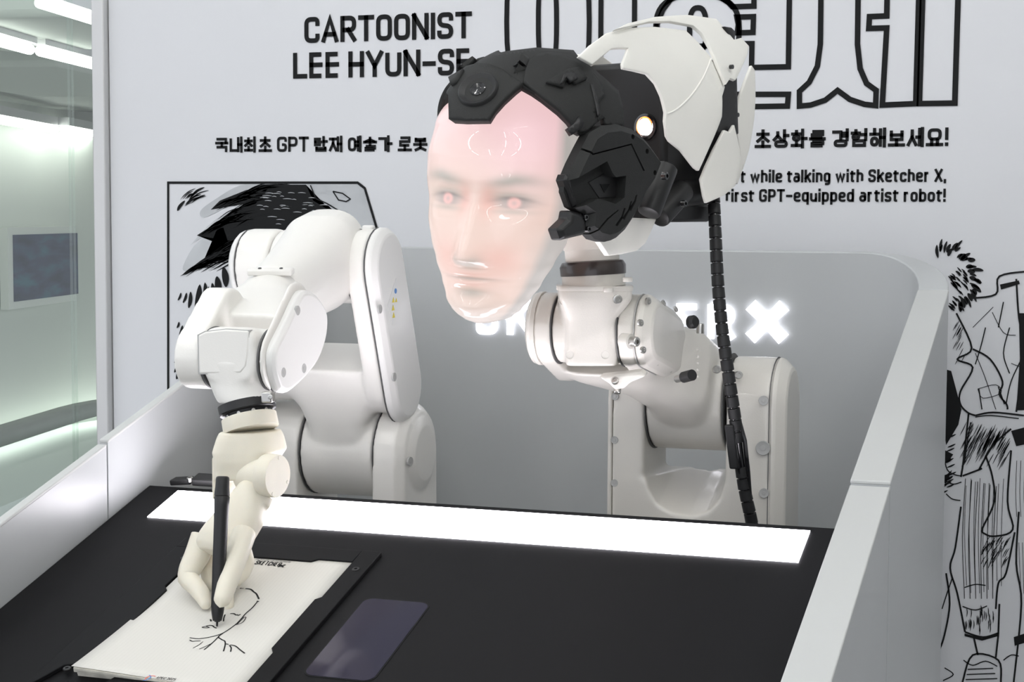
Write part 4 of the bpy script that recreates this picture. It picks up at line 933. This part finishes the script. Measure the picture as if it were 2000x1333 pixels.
neck = MB().lathe(nc+nk_ax*(48*s_), nk_ax, [(0,51*s_),(0,52.5*s_),(24*s_,53.5*s_),(25*s_,55.5*s_),(60*s_,56*s_),(85*s_,52*s_)], 56).obj('neck', 'shell', rr_)

# ------------------------------------------------------------------ head
HA = radians(-112); HF = V(cos(HA), sin(HA), 0); HSd = V(-sin(HA), cos(HA), 0); H0 = P(1160, 470, HY)
def hpt(f_, s, z): return H0 + HF*f_ + HSd*s + AZ*z
def hs(px, py, s):
    d = ray(px, py); k_ = ((H0-CAM).dot(HSd)+s)/d.dot(HSd); q = CAM+d*k_-H0; return q.dot(HF), q.z
def hsp(px, py, s): return hpt(*(lambda t: (t[0], s, t[1]))(hs(px, py, s)))
def refine(bm, L, it=6):
    bmesh.ops.triangulate(bm, faces=bm.faces)
    for _ in range(it):
        e = [x for x in bm.edges if x.calc_length() > L]
        if not e: break
        bmesh.ops.subdivide_edges(bm, edges=e, cuts=1)
        bmesh.ops.triangulate(bm, faces=bm.faces)
def head_shell(px, sfun, name, m_, parent, thick=.004, mirror=True, L=.012, label=None, trace=None):
    pts = []; tf = trace or sfun
    for (x, y) in px:
        s = .09
        for _ in range(8): f_, z = hs(x, y, s); s = .5*s+.5*tf(f_, z)
        pts.append((f_, z))
    outs = []
    for sg in ((1, -1) if mirror else (1,)):
        bm = bmesh.new(); bm.faces.new([bm.verts.new((f_, z, 0)) for f_, z in pts]); bm.normal_update()
        refine(bm, L)
        for v in bm.verts: f_, z = v.co.x, v.co.y; v.co = hpt(f_, sg*sfun(f_, z), z)
        bmesh.ops.recalc_face_normals(bm, faces=bm.faces)
        f0 = max(bm.faces, key=lambda q: q.calc_area())
        if f0.normal.dot(HSd*sg) < 0: bmesh.ops.reverse_faces(bm, faces=bm.faces)
        me = bpy.data.meshes.new(name); bm.to_mesh(me); bm.free()
        o = mesh_obj(me, name, m_, parent, smooth=50, solid=thick, soff=-1)
        o.modifiers.new('bev', 'BEVEL'); b = o.modifiers['bev']; b.width = .0012; b.segments = 2; b.limit_method = 'ANGLE'; b.angle_limit = radians(50)
        if label and sg == 1: o['label'] = label
        outs.append(o)
    return outs
z3a = lambda L_: [(1080+x*.21, 20+y*.21) for x, y in L_]
z4a = lambda L_: [(1080+x*.21, 220+y*.21) for x, y in L_]
# inner black chassis and projector
ch = MB()
def hbox(mb, f0, f1, s0, s1, z0, z1): return mb.box(hpt((f0+f1)/2, (s0+s1)/2, (z0+z1)/2), HF*((f1-f0)/2), HSd*((s1-s0)/2), AZ*((z1-z0)/2))
fl0, zl0 = hs(1258, 248, .035)
hbox(ch, fl0-.135, fl0-.004, -.060, .062, .055, .215); chassis = ch.obj('projector', 'blackp', rr_, bevel=.008)
hbox(MB(), fl0-.19, fl0-.15, -.05, .04, .11, .20).obj('rear_electronics', 'blackp', chassis, bevel=.004)
hbox(MB(), fl0-.12, fl0-.02, -.055, .050, .022, .045).obj('mount_bracket', 'blackp', chassis, bevel=.004)
lc_ = hpt(fl0-.005, .035, zl0)
MB().lathe(lc_, HF, [(0,.0170),(.004,.0160),(.0045,.0125),(.001,.0115)], 32).obj('lens_barrel', 'blackg', chassis)
MB().lathe(lc_-HSd*.0016+AZ*.0018, HF, [(.002,.0116),(.0042,.0116),(.0044,.0100),(.002,.0098)], 32).obj('lens_glint', 'amber', chassis)  # amber glint in the lens, put in as a glowing ring
MB().lathe(lc_, HF, [(0,.0100),(.005,.0100),(.0062,.008),(.0066,.0005)], 32).obj('lens', 'lens', chassis)['label'] = 'glowing white projector lens'
for k in range(7): 
    fz = .195-.0075*k; MB().box(hpt(fl0-.0035, -.035+.004*k, fz-.02), HSd*.012+AZ*.006, HF*.0012, AZ*.0016).obj('vent_slot', 'seam', chassis, smooth=None)
# helmet shells
S3 = lambda f_, z: .098 - 2.6*max(0, z-.13)**2 - .25*max(0, -f_-.10)**1.5 - .5*max(0,.03-z)**1.5
shell_side = z3a([(240,430),(350,320),(500,210),(700,160),(950,150),(1240,185),(1330,270),(1460,420),(1540,570),(1603,715),(1578,800),(1575,990),(1480,1230)]) + z4a([(1360,545),(1325,520),(1300,490),(1200,360),(1090,270),(1062,220),(1045,80)]) + z3a([(1050,950),(1015,800),(960,680),(880,590),(760,560),(655,540),(650,490),(700,355),(640,350),(550,355),(370,505)])
hsides = head_shell(shell_side, S3, 'helmet_side', 'shell', rr_, .0045, mirror=False, label='large white side shell')
far_o = [(1227,120),(1240,102),(1340,92),(1387,118),(1416,169),(1411,228),(1391,278),(1366,334),(1332,296),(1303,266),(1292,186),(1265,146)]
head_shell(far_o, lambda f_, z: -.85*S3(f_, z) , 'helmet_side', 'shell', rr_, .0045, mirror=False, trace=S3, label='far white side shell')
S4 = lambda f_, z: .104 - 2.6*max(0, z-.13)**2 - .25*max(0, -f_-.10)**1.5
top_sh = z3a([(570,182),(700,120),(950,60),(1250,40),(1530,78),(1600,160),(1690,272),(1760,255),(1830,330),(1818,400),(1760,530),(1700,650),(1650,632),(1612,690),(1540,520),(1470,350),(1390,210),(1310,140),(1100,100),(900,105)])
head_shell(top_sh, S4, 'helmet_crest', 'shell', rr_, .0045, mirror=False, label='white crest shell over the top rear')
S5 = lambda f_, z: .060 - .2*max(0, -f_-.15)**1.5 - 1.2*(z-.16)**2
back_sh = z3a([(1855,510),(1885,555),(1892,800)]) + z4a([(1880,50),(1830,350),(1722,672),(1698,655),(1745,400),(1700,80)]) + z3a([(1715,990),(1745,800),(1800,650)])
head_shell(back_sh, S5, 'helmet_back', 'shell', rr_, .0045, label='narrow white shell at the back of the head')
S6 = lambda f_, z: .088 - .25*max(0, -f_-.10)**1.5 - .6*max(0,.03-z)**1.5
low_sh = z4a([(1690,112),(1740,330),(1750,450),(1700,682),(1600,770),(1430,845),(1410,780),(1382,620),(1430,500),(1500,350),(1600,162),(1650,182)])
head_shell(low_sh, S6, 'helmet_lower', 'shell', rr_, .0045, label='white shell at the lower back of the head')
S6b = lambda f_, z: .062
head_shell([(1225,425),(1283,428),(1275,447),(1262,475),(1245,490),(1215,497),(1190,500),(1170,470)], S6b, 'chin_bracket', 'shell', rr_, .008, mirror=False, label='white bracket under the ear')
# joints that show black between the shells
S7 = lambda f_, z: .076
head_shell([(1408,160),(1440,150),(1443,262),(1415,270),(1395,330),(1372,345),(1385,250)], S7, 'inner_frame', 'blackp', rr_, .012, mirror=False)
head_shell(z3a([(1600,150),(1665,160),(1700,195),(1695,300),(1640,270)]), lambda f_, z: .055, 'rear_block', 'blackp', rr_, .02)
for (x, y) in ((1424,131), (1454,224), (1401,176)):
    f_, z = hs(x, y, .085); MB().lathe(hpt(f_, .0865 if x != 1454 else .072, z), HSd, [(0,.0028),(.004,.0028),(.004,.0001)], 12).obj('shell_screw', 'blackg' if x != 1401 else 'shell', rr_)
# ridge line on the side shell
rg = []
for (x, y) in z3a([(1060,965),(1150,920),(1280,800),(1400,620),(1470,450)]):
    s = .09
    for _ in range(8): f_, z = hs(x, y, s); s = S3(f_, z)
    rg.append(hpt(f_, s+.0002, z))
MB().tube(spline(rg, 6), .0011, 8).obj('shell_crease', 'shell', hsides[0])

# ellipsoid that carries the cap
EC, ER = (.085, 0.0, .085), (.168, .112, .140)
def ell_hit(px, py, grow=0.0, far=False):
    d = ray(px, py); o = CAM-hpt(*EC)
    R_ = [r+grow for r in ER]
    ol = V(o.dot(HF)/R_[0], o.dot(HSd)/R_[1], o.z/R_[2]); dl = V(d.dot(HF)/R_[0], d.dot(HSd)/R_[1], d.z/R_[2])
    a, b, c = dl.dot(dl), ol.dot(dl), ol.dot(ol)-1; D = b*b-a*c
    t = (-b-sqrt(D))/a if D > 0 else -b/a
    q = ol+dl*t
    if D <= 0: q.normalize()
    return (EC[0]+q.x*R_[0], q.y*R_[1], EC[2]+q.z*R_[2])
def cap_patch(px, name, m_, parent, grow=0, thick=.005, mirror=True, L=9, label=None, bevel=.001):
    res = []
    for sg in ((1, -1) if mirror else (1,)):
        bm = bmesh.new(); bm.faces.new([bm.verts.new((x, y, 0)) for x, y in px]); bm.normal_update(); refine(bm, L)
        for v in bm.verts:
            f_, s, z = ell_hit(v.co.x, v.co.y, grow); v.co = hpt(f_, s*sg, z)
        cen = hpt(*EC)
        f0 = max(bm.faces, key=lambda q: q.calc_area()); bm.normal_update()
        if f0.normal.dot(f0.calc_center_median()-cen) < 0: bmesh.ops.reverse_faces(bm, faces=bm.faces)
        me = bpy.data.meshes.new(name); bm.to_mesh(me); bm.free()
        o = mesh_obj(me, name, m_, parent, smooth=55, solid=thick, soff=-1)
        if label and sg == 1: o['label'] = label
        res.append(o)
    return res
z0a = lambda L_: [(820+x*.21, 60+y*.21) for x, y in L_]
capo = z0a([(262,560),(300,470),(400,340),(550,250),(800,190),(1090,155),(1430,180),(1490,260),(1600,340),(1720,440),(1850,560),(1890,700),(1905,880),(1830,880),(1730,870),(1720,805),(1640,860),(1560,950),(1500,968),(1450,940),(1390,850),(1300,760),(1150,640),(1050,570),(960,520),(905,500),(700,560),(450,600)])
cap = cap_patch(capo, 'cap', 'blackm', rr_, .004, .008, label='matt black cap over the forehead')
cap_patch(z0a([(960,480),(985,350),(1020,270),(1090,215),(1200,195),(1330,215),(1490,280),(1600,370),(1700,500),(1730,600),(1680,640),(1640,760),(1650,850),(1550,935),(1480,945),(1420,880),(1300,745),(1150,625),(1030,530)]), 'cap_panel', 'blackm', cap[0], .0075, .006)
cap_patch(z0a([(1180,470),(1240,430),(1380,350),(1480,335),(1560,440),(1450,490),(1400,430),(1350,470),(1340,520)]), 'cap_vent', 'blackm', cap[0], .0115, .006, mirror=False)
cap_patch(z0a([(1310,490),(1345,395),(1440,380),(1470,440),(1410,470),(1370,420),(1330,480)]), 'cap_clip', 'blackp', cap[0], .0145, .006, mirror=False)
cap_patch(z0a([(1380,905),(1450,850),(1490,790),(1530,860),(1510,900),(1420,968)]), 'cap_clip', 'blackp', cap[0], .0130, .008, mirror=False)
cap_patch(z0a([(1590,490),(1610,490),(1650,620),(1680,780),(1660,800),(1640,690)]), 'cap_groove', 'blackp', cap[0], .0090, .003, mirror=False)
# brow plate with the camera
brow = cap_patch(z0a([(262,565),(268,822),(400,830),(645,828),(700,740),(790,640),(905,535),(960,492),(760,350),(640,305),(540,300),(430,325),(370,380)]), 'brow_plate', 'blackm', cap[0], .013, .012, mirror=False, label='black brow plate holding a camera')[0]
bc = hpt(*ell_hit(933, 174, .013)); e_ = ell_hit(933, 174, .013); cax = (HF*((e_[0]-EC[0])/ER[0]**2) + HSd*((e_[1]-EC[1])/ER[1]**2) + AZ*((e_[2]-EC[2])/ER[2]**2)).normalized()
MB().lathe(bc-cax*.012, cax, [(.004,.0240),(.0125,.0225),(.0140,.0210),(.0130,.0190),(.0095,.0135),(.0085,.0105),(.0085,.0005)], 44).obj('camera_bezel', 'blackp', cap[0])
MB().lathe(bc-cax*.006, cax, [(0,.0098),(.004,.0098),(.0045,.0090)], 32).obj('camera_ring', 'redring', cap[0])
MB().lathe(bc-cax*.005, cax, [(0,.0088),(.0055,.0088),(.0062,.0075),(.0055,.004),(.0058,.0035),(.0050,.0001)], 32).obj('camera_lens', 'blackg', cap[0])
cap_patch(z0a([(262,430),(330,390),(400,350),(330,470),(285,500)]), 'cap_edge', 'blackm', cap[0], .016, .006, mirror=False)

# ear cover
ES = .118
SE = lambda f_, z: ES
ear_o = z4a([(130,590),(180,470),(250,330),(390,190),(500,120),(640,105),(780,150),(860,205),(930,280),(1030,420),(1042,480),(980,650),(900,770),(800,970),(720,1090),(640,1165),(590,1190),(530,1205),(440,1180),(350,1080),(300,960),(170,880),(120,740)])
def earpoly(L_, s): return [hsp(x, y, s) for x, y in L_]
def earprism(L_, s0, s1, inset=0):   # outline traced at the outer face
    pts = earpoly(L_, s1); return MB().prism([p-HSd*(s1-s0) for p in pts], HSd*(s1-s0), inset)
def carve(mb, cutters, name, m_, parent, **kw):
    bm = mb.bm; bmesh.ops.recalc_face_normals(bm, faces=bm.faces); me = bpy.data.meshes.new('t'); bm.to_mesh(me); bm.free(); o = bpy.data.objects.new('t', me); COL.objects.link(o)
    tmp = []
    for c in cutters:
        cb = c.bm; bmesh.ops.recalc_face_normals(cb, faces=cb.faces); cm = bpy.data.meshes.new('c'); cb.to_mesh(cm); cb.free(); co = bpy.data.objects.new('c', cm); COL.objects.link(co); tmp.append(co)
        b = o.modifiers.new('b', 'BOOLEAN'); b.operation = 'DIFFERENCE'; b.object = co; b.solver = 'EXACT'
    em = evaluated(o); bpy.data.objects.remove(o)
    for c in tmp: bpy.data.objects.remove(c)
    em.name = name; em.materials.clear()
    return mesh_obj(em, name, m_, parent, **kw)
ear_o = [(x+(14 if x < 1150 else 0), y) for x, y in ear_o]
e1 = earprism(ear_o, ES-.020, ES, .008)
cuts = [earprism(z4a([(240,640),(330,630),(640,450),(690,560),(720,600),(815,585),(800,790),(720,850),(560,800),(430,870),(330,920),(270,800)]), ES-.013, ES+.02),
        earprism(z4a([(362,272),(380,262),(515,376),(508,394)]), ES-.008, ES+.02), earprism(z4a([(505,378),(865,284),(862,298),(507,394)]), ES-.008, ES+.02), earprism(z4a([(855,285),(868,284),(990,540),(976,545)]), ES-.008, ES+.02)]
for L_ in ([(715,1050),(735,1060),(785,985),(810,890),(795,890),(770,970)], [(780,985),(800,1000),(850,910),(870,820),(855,830),(835,900)], [(840,900),(860,920),(905,830),(920,760),(905,770),(890,820)]):
    cuts.append(earprism(z4a(L_), ES-.02, ES+.02))
cuts.append(earprism(z4a([(475,1185),(640,985),(740,905),(745,912),(650,995),(490,1190)]), ES-.02, ES+.02))
for (x, y) in ((745,225), (877,360), (950,560)):
    c = hsp(1080+x*.21, 220+y*.21, ES); cuts.append(MB().cyl(c-HSd*.02, c+HSd*.02, .0030, n=14))
ear = carve(e1, cuts, 'ear_cover', 'blackm', rr_, smooth=30); ear['label'] = 'faceted black ear cover'
earprism(z4a([(330,650),(600,490),(640,560),(770,640),(760,760),(700,790),(430,800)]), ES-.018, ES-.0122, .001).obj('recess_floor', 'blackp', ear, smooth=None)
earprism(z4a([(440,665),(530,665),(480,745)]), ES-.0125, ES-.0115).obj('triangle_mark', 'ink', ear, smooth=None)
earprism(z4a([(690,600),(810,570),(815,640),(700,670)]), ES-.02, ES-.004, .002).obj('recess_lug', 'blackm', ear)
# clamp at the jaw and the front flange of the ear
earprism(z4a([(62,1085),(160,990),(175,910),(285,925),(320,985),(335,1060),(315,1140),(100,1192)]), ES-.024, ES-.006, .005).obj('jaw_clamp', 'blackp', ear, bevel=.002)
for (x, y) in ((300,975), (325,1085)):
    c = hsp(1080+x*.21, 220+y*.21, ES-.006); bolt(c, HSd, .0034, ear, 'clamp_screw', material='blackg')
earprism(z4a([(135,572),(170,590),(185,700),(240,870),(205,880),(115,630)]), ES-.022, ES-.008, .003).obj('front_flange', 'blackp', ear, bevel=.002)
# far ear (set further back)
MB().prism([hpt(hs(x, y, ES)[0]-.055, -.088, hs(x, y, ES)[1]) for x, y in ear_o], HSd*.03).obj('ear_cover', 'blackm', rr_, bevel=.006)
# motors behind the ear
def motor(x0, y0, x1, y1, s, rpx, nm, m_):
    a, b = hsp(x0, y0, s), hsp(x1, y1, s); r = rpx*S(a); d = (b-a).normalized(); L_ = (b-a).length
    return MB().lathe(a, d, [(0,.001),(0,r*.8),(r*.12,r*.96),(r*.3,r),(L_-r*.3,r),(L_-r*.1,r*.94),(L_,r*.75),(L_,.001)], 36).obj(nm, m_, rr_, smooth=40)
motor(1303,325,1266,418,.085,23,'ear_motor','blackp')
motor(1335,370,1285,425,.065,24,'ear_motor','blackp')
motor(1382,372,1325,378,.055,27,'ear_motor','blackp')
head_shell([(1270,380),(1345,395),(1345,410),(1340,414),(1282,437),(1262,432)], lambda f_, z: .045, 'motor_plate', 'blackp', rr_, .012)
bolt(hsp(1299,344,.105), HSd, .0045, rr_, 'motor_screw', material='blackg'); bolt(hsp(1336,398,.085), HSd, .004, rr_, 'motor_screw', material='blackg')

# ------------------------------------------------------------------ face mask
FA = radians(-92); FFv = V(cos(FA), sin(FA), 0); FSv = V(-sin(FA), cos(FA), 0)
rl = radians(4.0); pt = radians(3.0)
FC = hsp(930, 393, 0.0)
xv = (FSv*cos(rl) - AZ*sin(rl)).normalized(); zv0 = (AZ*cos(rl) + FSv*sin(rl)).normalized()
yv = (FFv*cos(pt) - zv0*sin(pt)).normalized(); zv = xv.cross(yv)*-1
if zv.z < 0: zv = -zv
KF = .0117                                     # metres per face unit (a centimetre of a life-size face)
def g(a): return exp(-a*a)
def lin(tab, z):
    for (z0_, a), (z1_, b) in zip(tab[:-1], tab[1:]):
        if z0_ >= z >= z1_:
            t = (z0_-z)/(z0_-z1_); t = t*t*(3-2*t)*.5+t*.5; return a+(b-a)*t
    return tab[0][1] if z > tab[0][0] else tab[-1][1]
HWT = [(15,2.0),(14,3.6),(12.5,5.0),(10,6.6),(7,7.35),(4,7.65),(1,7.6),(-2,7.2),(-4,6.6),(-6,5.8),(-8,4.85),(-9.5,4.05),(-10.5,3.3),(-11.4,2.2),(-11.9,1.0)]
YCT = [(15,-8.0),(14,-6.5),(12.5,-4.6),(10,-2.0),(7,-.2),(4,.7),(2,.75),(0,.35),(-2,.75),(-4,1.05),(-5,1.15),(-6.5,1.1),(-8.6,.7),(-10,.9),(-11,.4),(-11.5,-.4),(-11.9,-1.6)]
NOSE = [(1.6,0),(.8,.2),(0,.5),(-1.5,.95),(-3,1.5),(-4.6,2.15),(-5.4,2.2),(-5.9,1.5),(-6.25,.25),(-7,0)]
def face_y(x, z):
    ax = abs(x); y = 0
    y += lin(NOSE, z)*g(x/(.75+.16*max(0, .5-z)*.75)) if z > -7 else 0
    y += .36*g((ax-1.1)/.55)*g((z+5.5)/.5)
    y += -.95*g((ax-3.3)/1.75)*g((z-.1)/1.15) + .45*g((ax-3.4)/1.2)*g((z+.05)/.62)
    y += .30*g((ax-3.1)/2.2)*g((z-2.0)/.75)
    y += .40*g((ax-4.8)/1.7)*g((z+2.8)/1.6) - .34*g((ax-4.4)/1.6)*g((z+6.6)/1.8)
    y += .34*g(x/1.9)*g((z+6.85)/.36) + .42*g(x/1.7)*g((z+7.8)/.42) - .26*g(x/2.5)*g((z+7.3)/.18) - .30*g(x/1.9)*g((z+8.6)/.5)
    y += .50*g(x/1.7)*g((z+10.2)/.9)
    y += .10*g((ax-3.4)/1.5)*g((z-.62)/.14) - .08*g((ax-3.4)/1.5)*g((z-.9)/.16)      # lid fold
    return y
NU, NV = 150, 190
bm = bmesh.new()
vs = []; cols = []
def mixc(a, b, t): t = min(max(t, 0), 1); return tuple(p+(q-p)*t for p, q in zip(a, b))
def face_col(x, z, ph):
    ax = abs(x); EX = 3.4
    pink = (1.0,.70,.69); skin = (.90,.67,.58); grey = (.37,.36,.31)
    c = mixc(skin, pink, (z-1.0)/6)
    c = mixc(c, (1.0,.64,.70), .6*g((x-4.5)/3.5)*g((z-6)/5))
    c = mixc(c, (.95,.46,.38), .75*g((ax-1.2)/.8)*g((z-.2)/1.5))
    c = mixc(c, (.92,.50,.42), .65*g((ax-2.6)/1.8)*g((z+5.4)/1.6))
    c = mixc(c, grey, .85*g((ax-EX)/2.3)*g((z-1.75-.20*min(ax-1.6,2.2)+.06*max(0,ax-4.2)**2)/.62))        # brows
    c = mixc(c, grey, .75*g((ax-EX+.2)/2.0)*g((z-.55)/.6))
    c = mixc(c, (.13,.12,.12), .85*g((ax-EX)/1.5)*g((z-.42+.07*(ax-EX)**2)/.20))
    c = mixc(c, (.30,.27,.26), .88*g((ax-EX)/1.4)*g((z+.02)/.42))
    c = mixc(c, (.20,.19,.19), .55*g((ax-EX)/1.2)*g((z+.42-.05*(ax-EX)**2)/.16))
    r_i = sqrt((ax-EX)**2+((z+.02)*1.1)**2)
    c = mixc(c, (1.0,.56,.51), .92*g(max(0, r_i-.42)/.20)); c = mixc(c, (.55,.42,.40), .7*g(r_i/.24))
    c = mixc(c, grey, .5*g((ax-EX)/1.7)*g((z+.85)/.24))
    c = mixc(c, grey, .85*g((x-.15)/1.2)*g((z+5.85)/.55) + .35*g((ax-1.0)/.5)*g((z+5.4)/.6))
    c = mixc(c, (.90,.50,.42), .55*g(x/2.0)*g((z+6.85)/.35) + .5*g(x/1.7)*g((z+7.8)/.42)); c = mixc(c, (.30,.28,.25), .7*g(x/2.2)*g((z+7.3)/.2))
    c = mixc(c, grey, .75*g(x/1.5)*g((z+8.7)/.5))
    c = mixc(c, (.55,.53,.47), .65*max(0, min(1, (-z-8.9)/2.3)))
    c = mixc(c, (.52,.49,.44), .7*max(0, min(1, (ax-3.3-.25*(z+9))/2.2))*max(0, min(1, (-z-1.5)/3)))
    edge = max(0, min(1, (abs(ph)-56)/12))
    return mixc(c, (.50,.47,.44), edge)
for j in range(NV+1):
    z = 11.5-(11.5+11.85)*j/NV; hw_ = lin(HWT, z); yc = lin(YCT, z); dd = 9.2 if z > -4 else 9.2-.55*(-4-z)
    row = []
    for i in range(NU+1):
        ph = -96+192*i/NU; t = radians(ph)
        x = hw_*math.copysign(abs(sin(t))**.92, t); y = yc - dd*(1-max(cos(t), -1)**1 if cos(t) >= 0 else 1-cos(t))*(.82 if z > -9 else .82)
        y += face_y(x, z)*max(0, cos(t))**.3 if cos(t) > 0 else 0
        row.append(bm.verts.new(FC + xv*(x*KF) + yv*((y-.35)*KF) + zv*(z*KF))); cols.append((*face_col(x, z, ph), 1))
    vs.append(row)
for j in range(NV):
    for i in range(NU): bm.faces.new((vs[j][i], vs[j][i+1], vs[j+1][i+1], vs[j+1][i]))
bm.normal_update()
bm.faces.ensure_lookup_table(); mf = bm.faces[len(bm.faces)//2+NU//2]
if mf.normal.dot(yv) < 0: bmesh.ops.reverse_faces(bm, faces=bm.faces)
me = bpy.data.meshes.new('face_mask'); bm.to_mesh(me); bm.free()
at_ = me.color_attributes.new('projected_image', 'FLOAT_COLOR', 'POINT')
for i, c in enumerate(cols): at_.data[i].color = c
FM = mat('lit_frosted_mask', (.17,.16,.16), .65, coat=.5); b_ = FM.node_tree.nodes['Principled BSDF']
b_.inputs['Coat Roughness'].default_value = .03
an = FM.node_tree.nodes.new('ShaderNodeAttribute'); an.attribute_name = 'projected_image'
FM.node_tree.links.new(an.outputs['Color'], b_.inputs['Emission Color']); b_.inputs['Emission Strength'].default_value = .62
fm = mesh_obj(me, 'face_mask', FM, rr_, smooth=180, solid=.003, soff=-1); fm['label'] = 'glossy translucent face mask lit pink by a projection'

# ------------------------------------------------------------------ spiral-wrapped cable
cp = [P(*p) for p in ((1390,350,2.14),(1394,390,2.13),(1397,450,2.12),(1402,550,2.11),(1410,640,2.105),(1424,740,2.10),(1436,820,2.105),(1443,880,2.11),(1453,950,2.115),(1466,1010,2.12),(1474,1060,2.13),(1480,1150,2.14))]
cpath = spline(cp, 10)
cable = empty('cable', cp[-1], 'black wrapped cable hanging from the back of the helmet', 'cable')
MB().tube(cpath, .0058, 14).obj('cable_core', 'blackg', cable)
acc = 0; seg_ = []; step = .0150; idx = 0
Ls = [0]
for a, b in zip(cpath[:-1], cpath[1:]): Ls.append(Ls[-1]+(b-a).length)
def along(d):
    for i in range(len(Ls)-1):
        if Ls[i] <= d <= Ls[i+1]: return cpath[i].lerp(cpath[i+1], (d-Ls[i])/(Ls[i+1]-Ls[i]))
    return cpath[-1]
k = 0; d0 = .004
while d0+step < Ls[-1]:
    if not .325 < d0 < .350:
        a, b = along(d0), along(d0+step*.90); ax_ = (b-a).normalized()
        MB().lathe(a, ax_, [(0,.0066),(.0006,.0078),((b-a).length-.0006,.0080),((b-a).length,.0066)], 16).obj('wrap_turn', 'blackp', cable, smooth=40)
    d0 += step; k += 1
jb = along(.338); jd = (along(.36)-along(.32)).normalized()
MB().box(jb+V(-.006,-.006,0), RGT*.006, V(0,.006,0), jd*.028).obj('connector', 'blackp', cable, bevel=.002)
for k in (-1, 1): MB().tube([along(.30)+RGT*.004*k, along(.33)+RGT*(.004+.006*k)+V(0,-.006,0), along(.37)+RGT*(.004+.005*k)+V(0,-.005,0), along(.42)+RGT*.002*k], .0028, 8).obj('wire', 'blackg', cable)
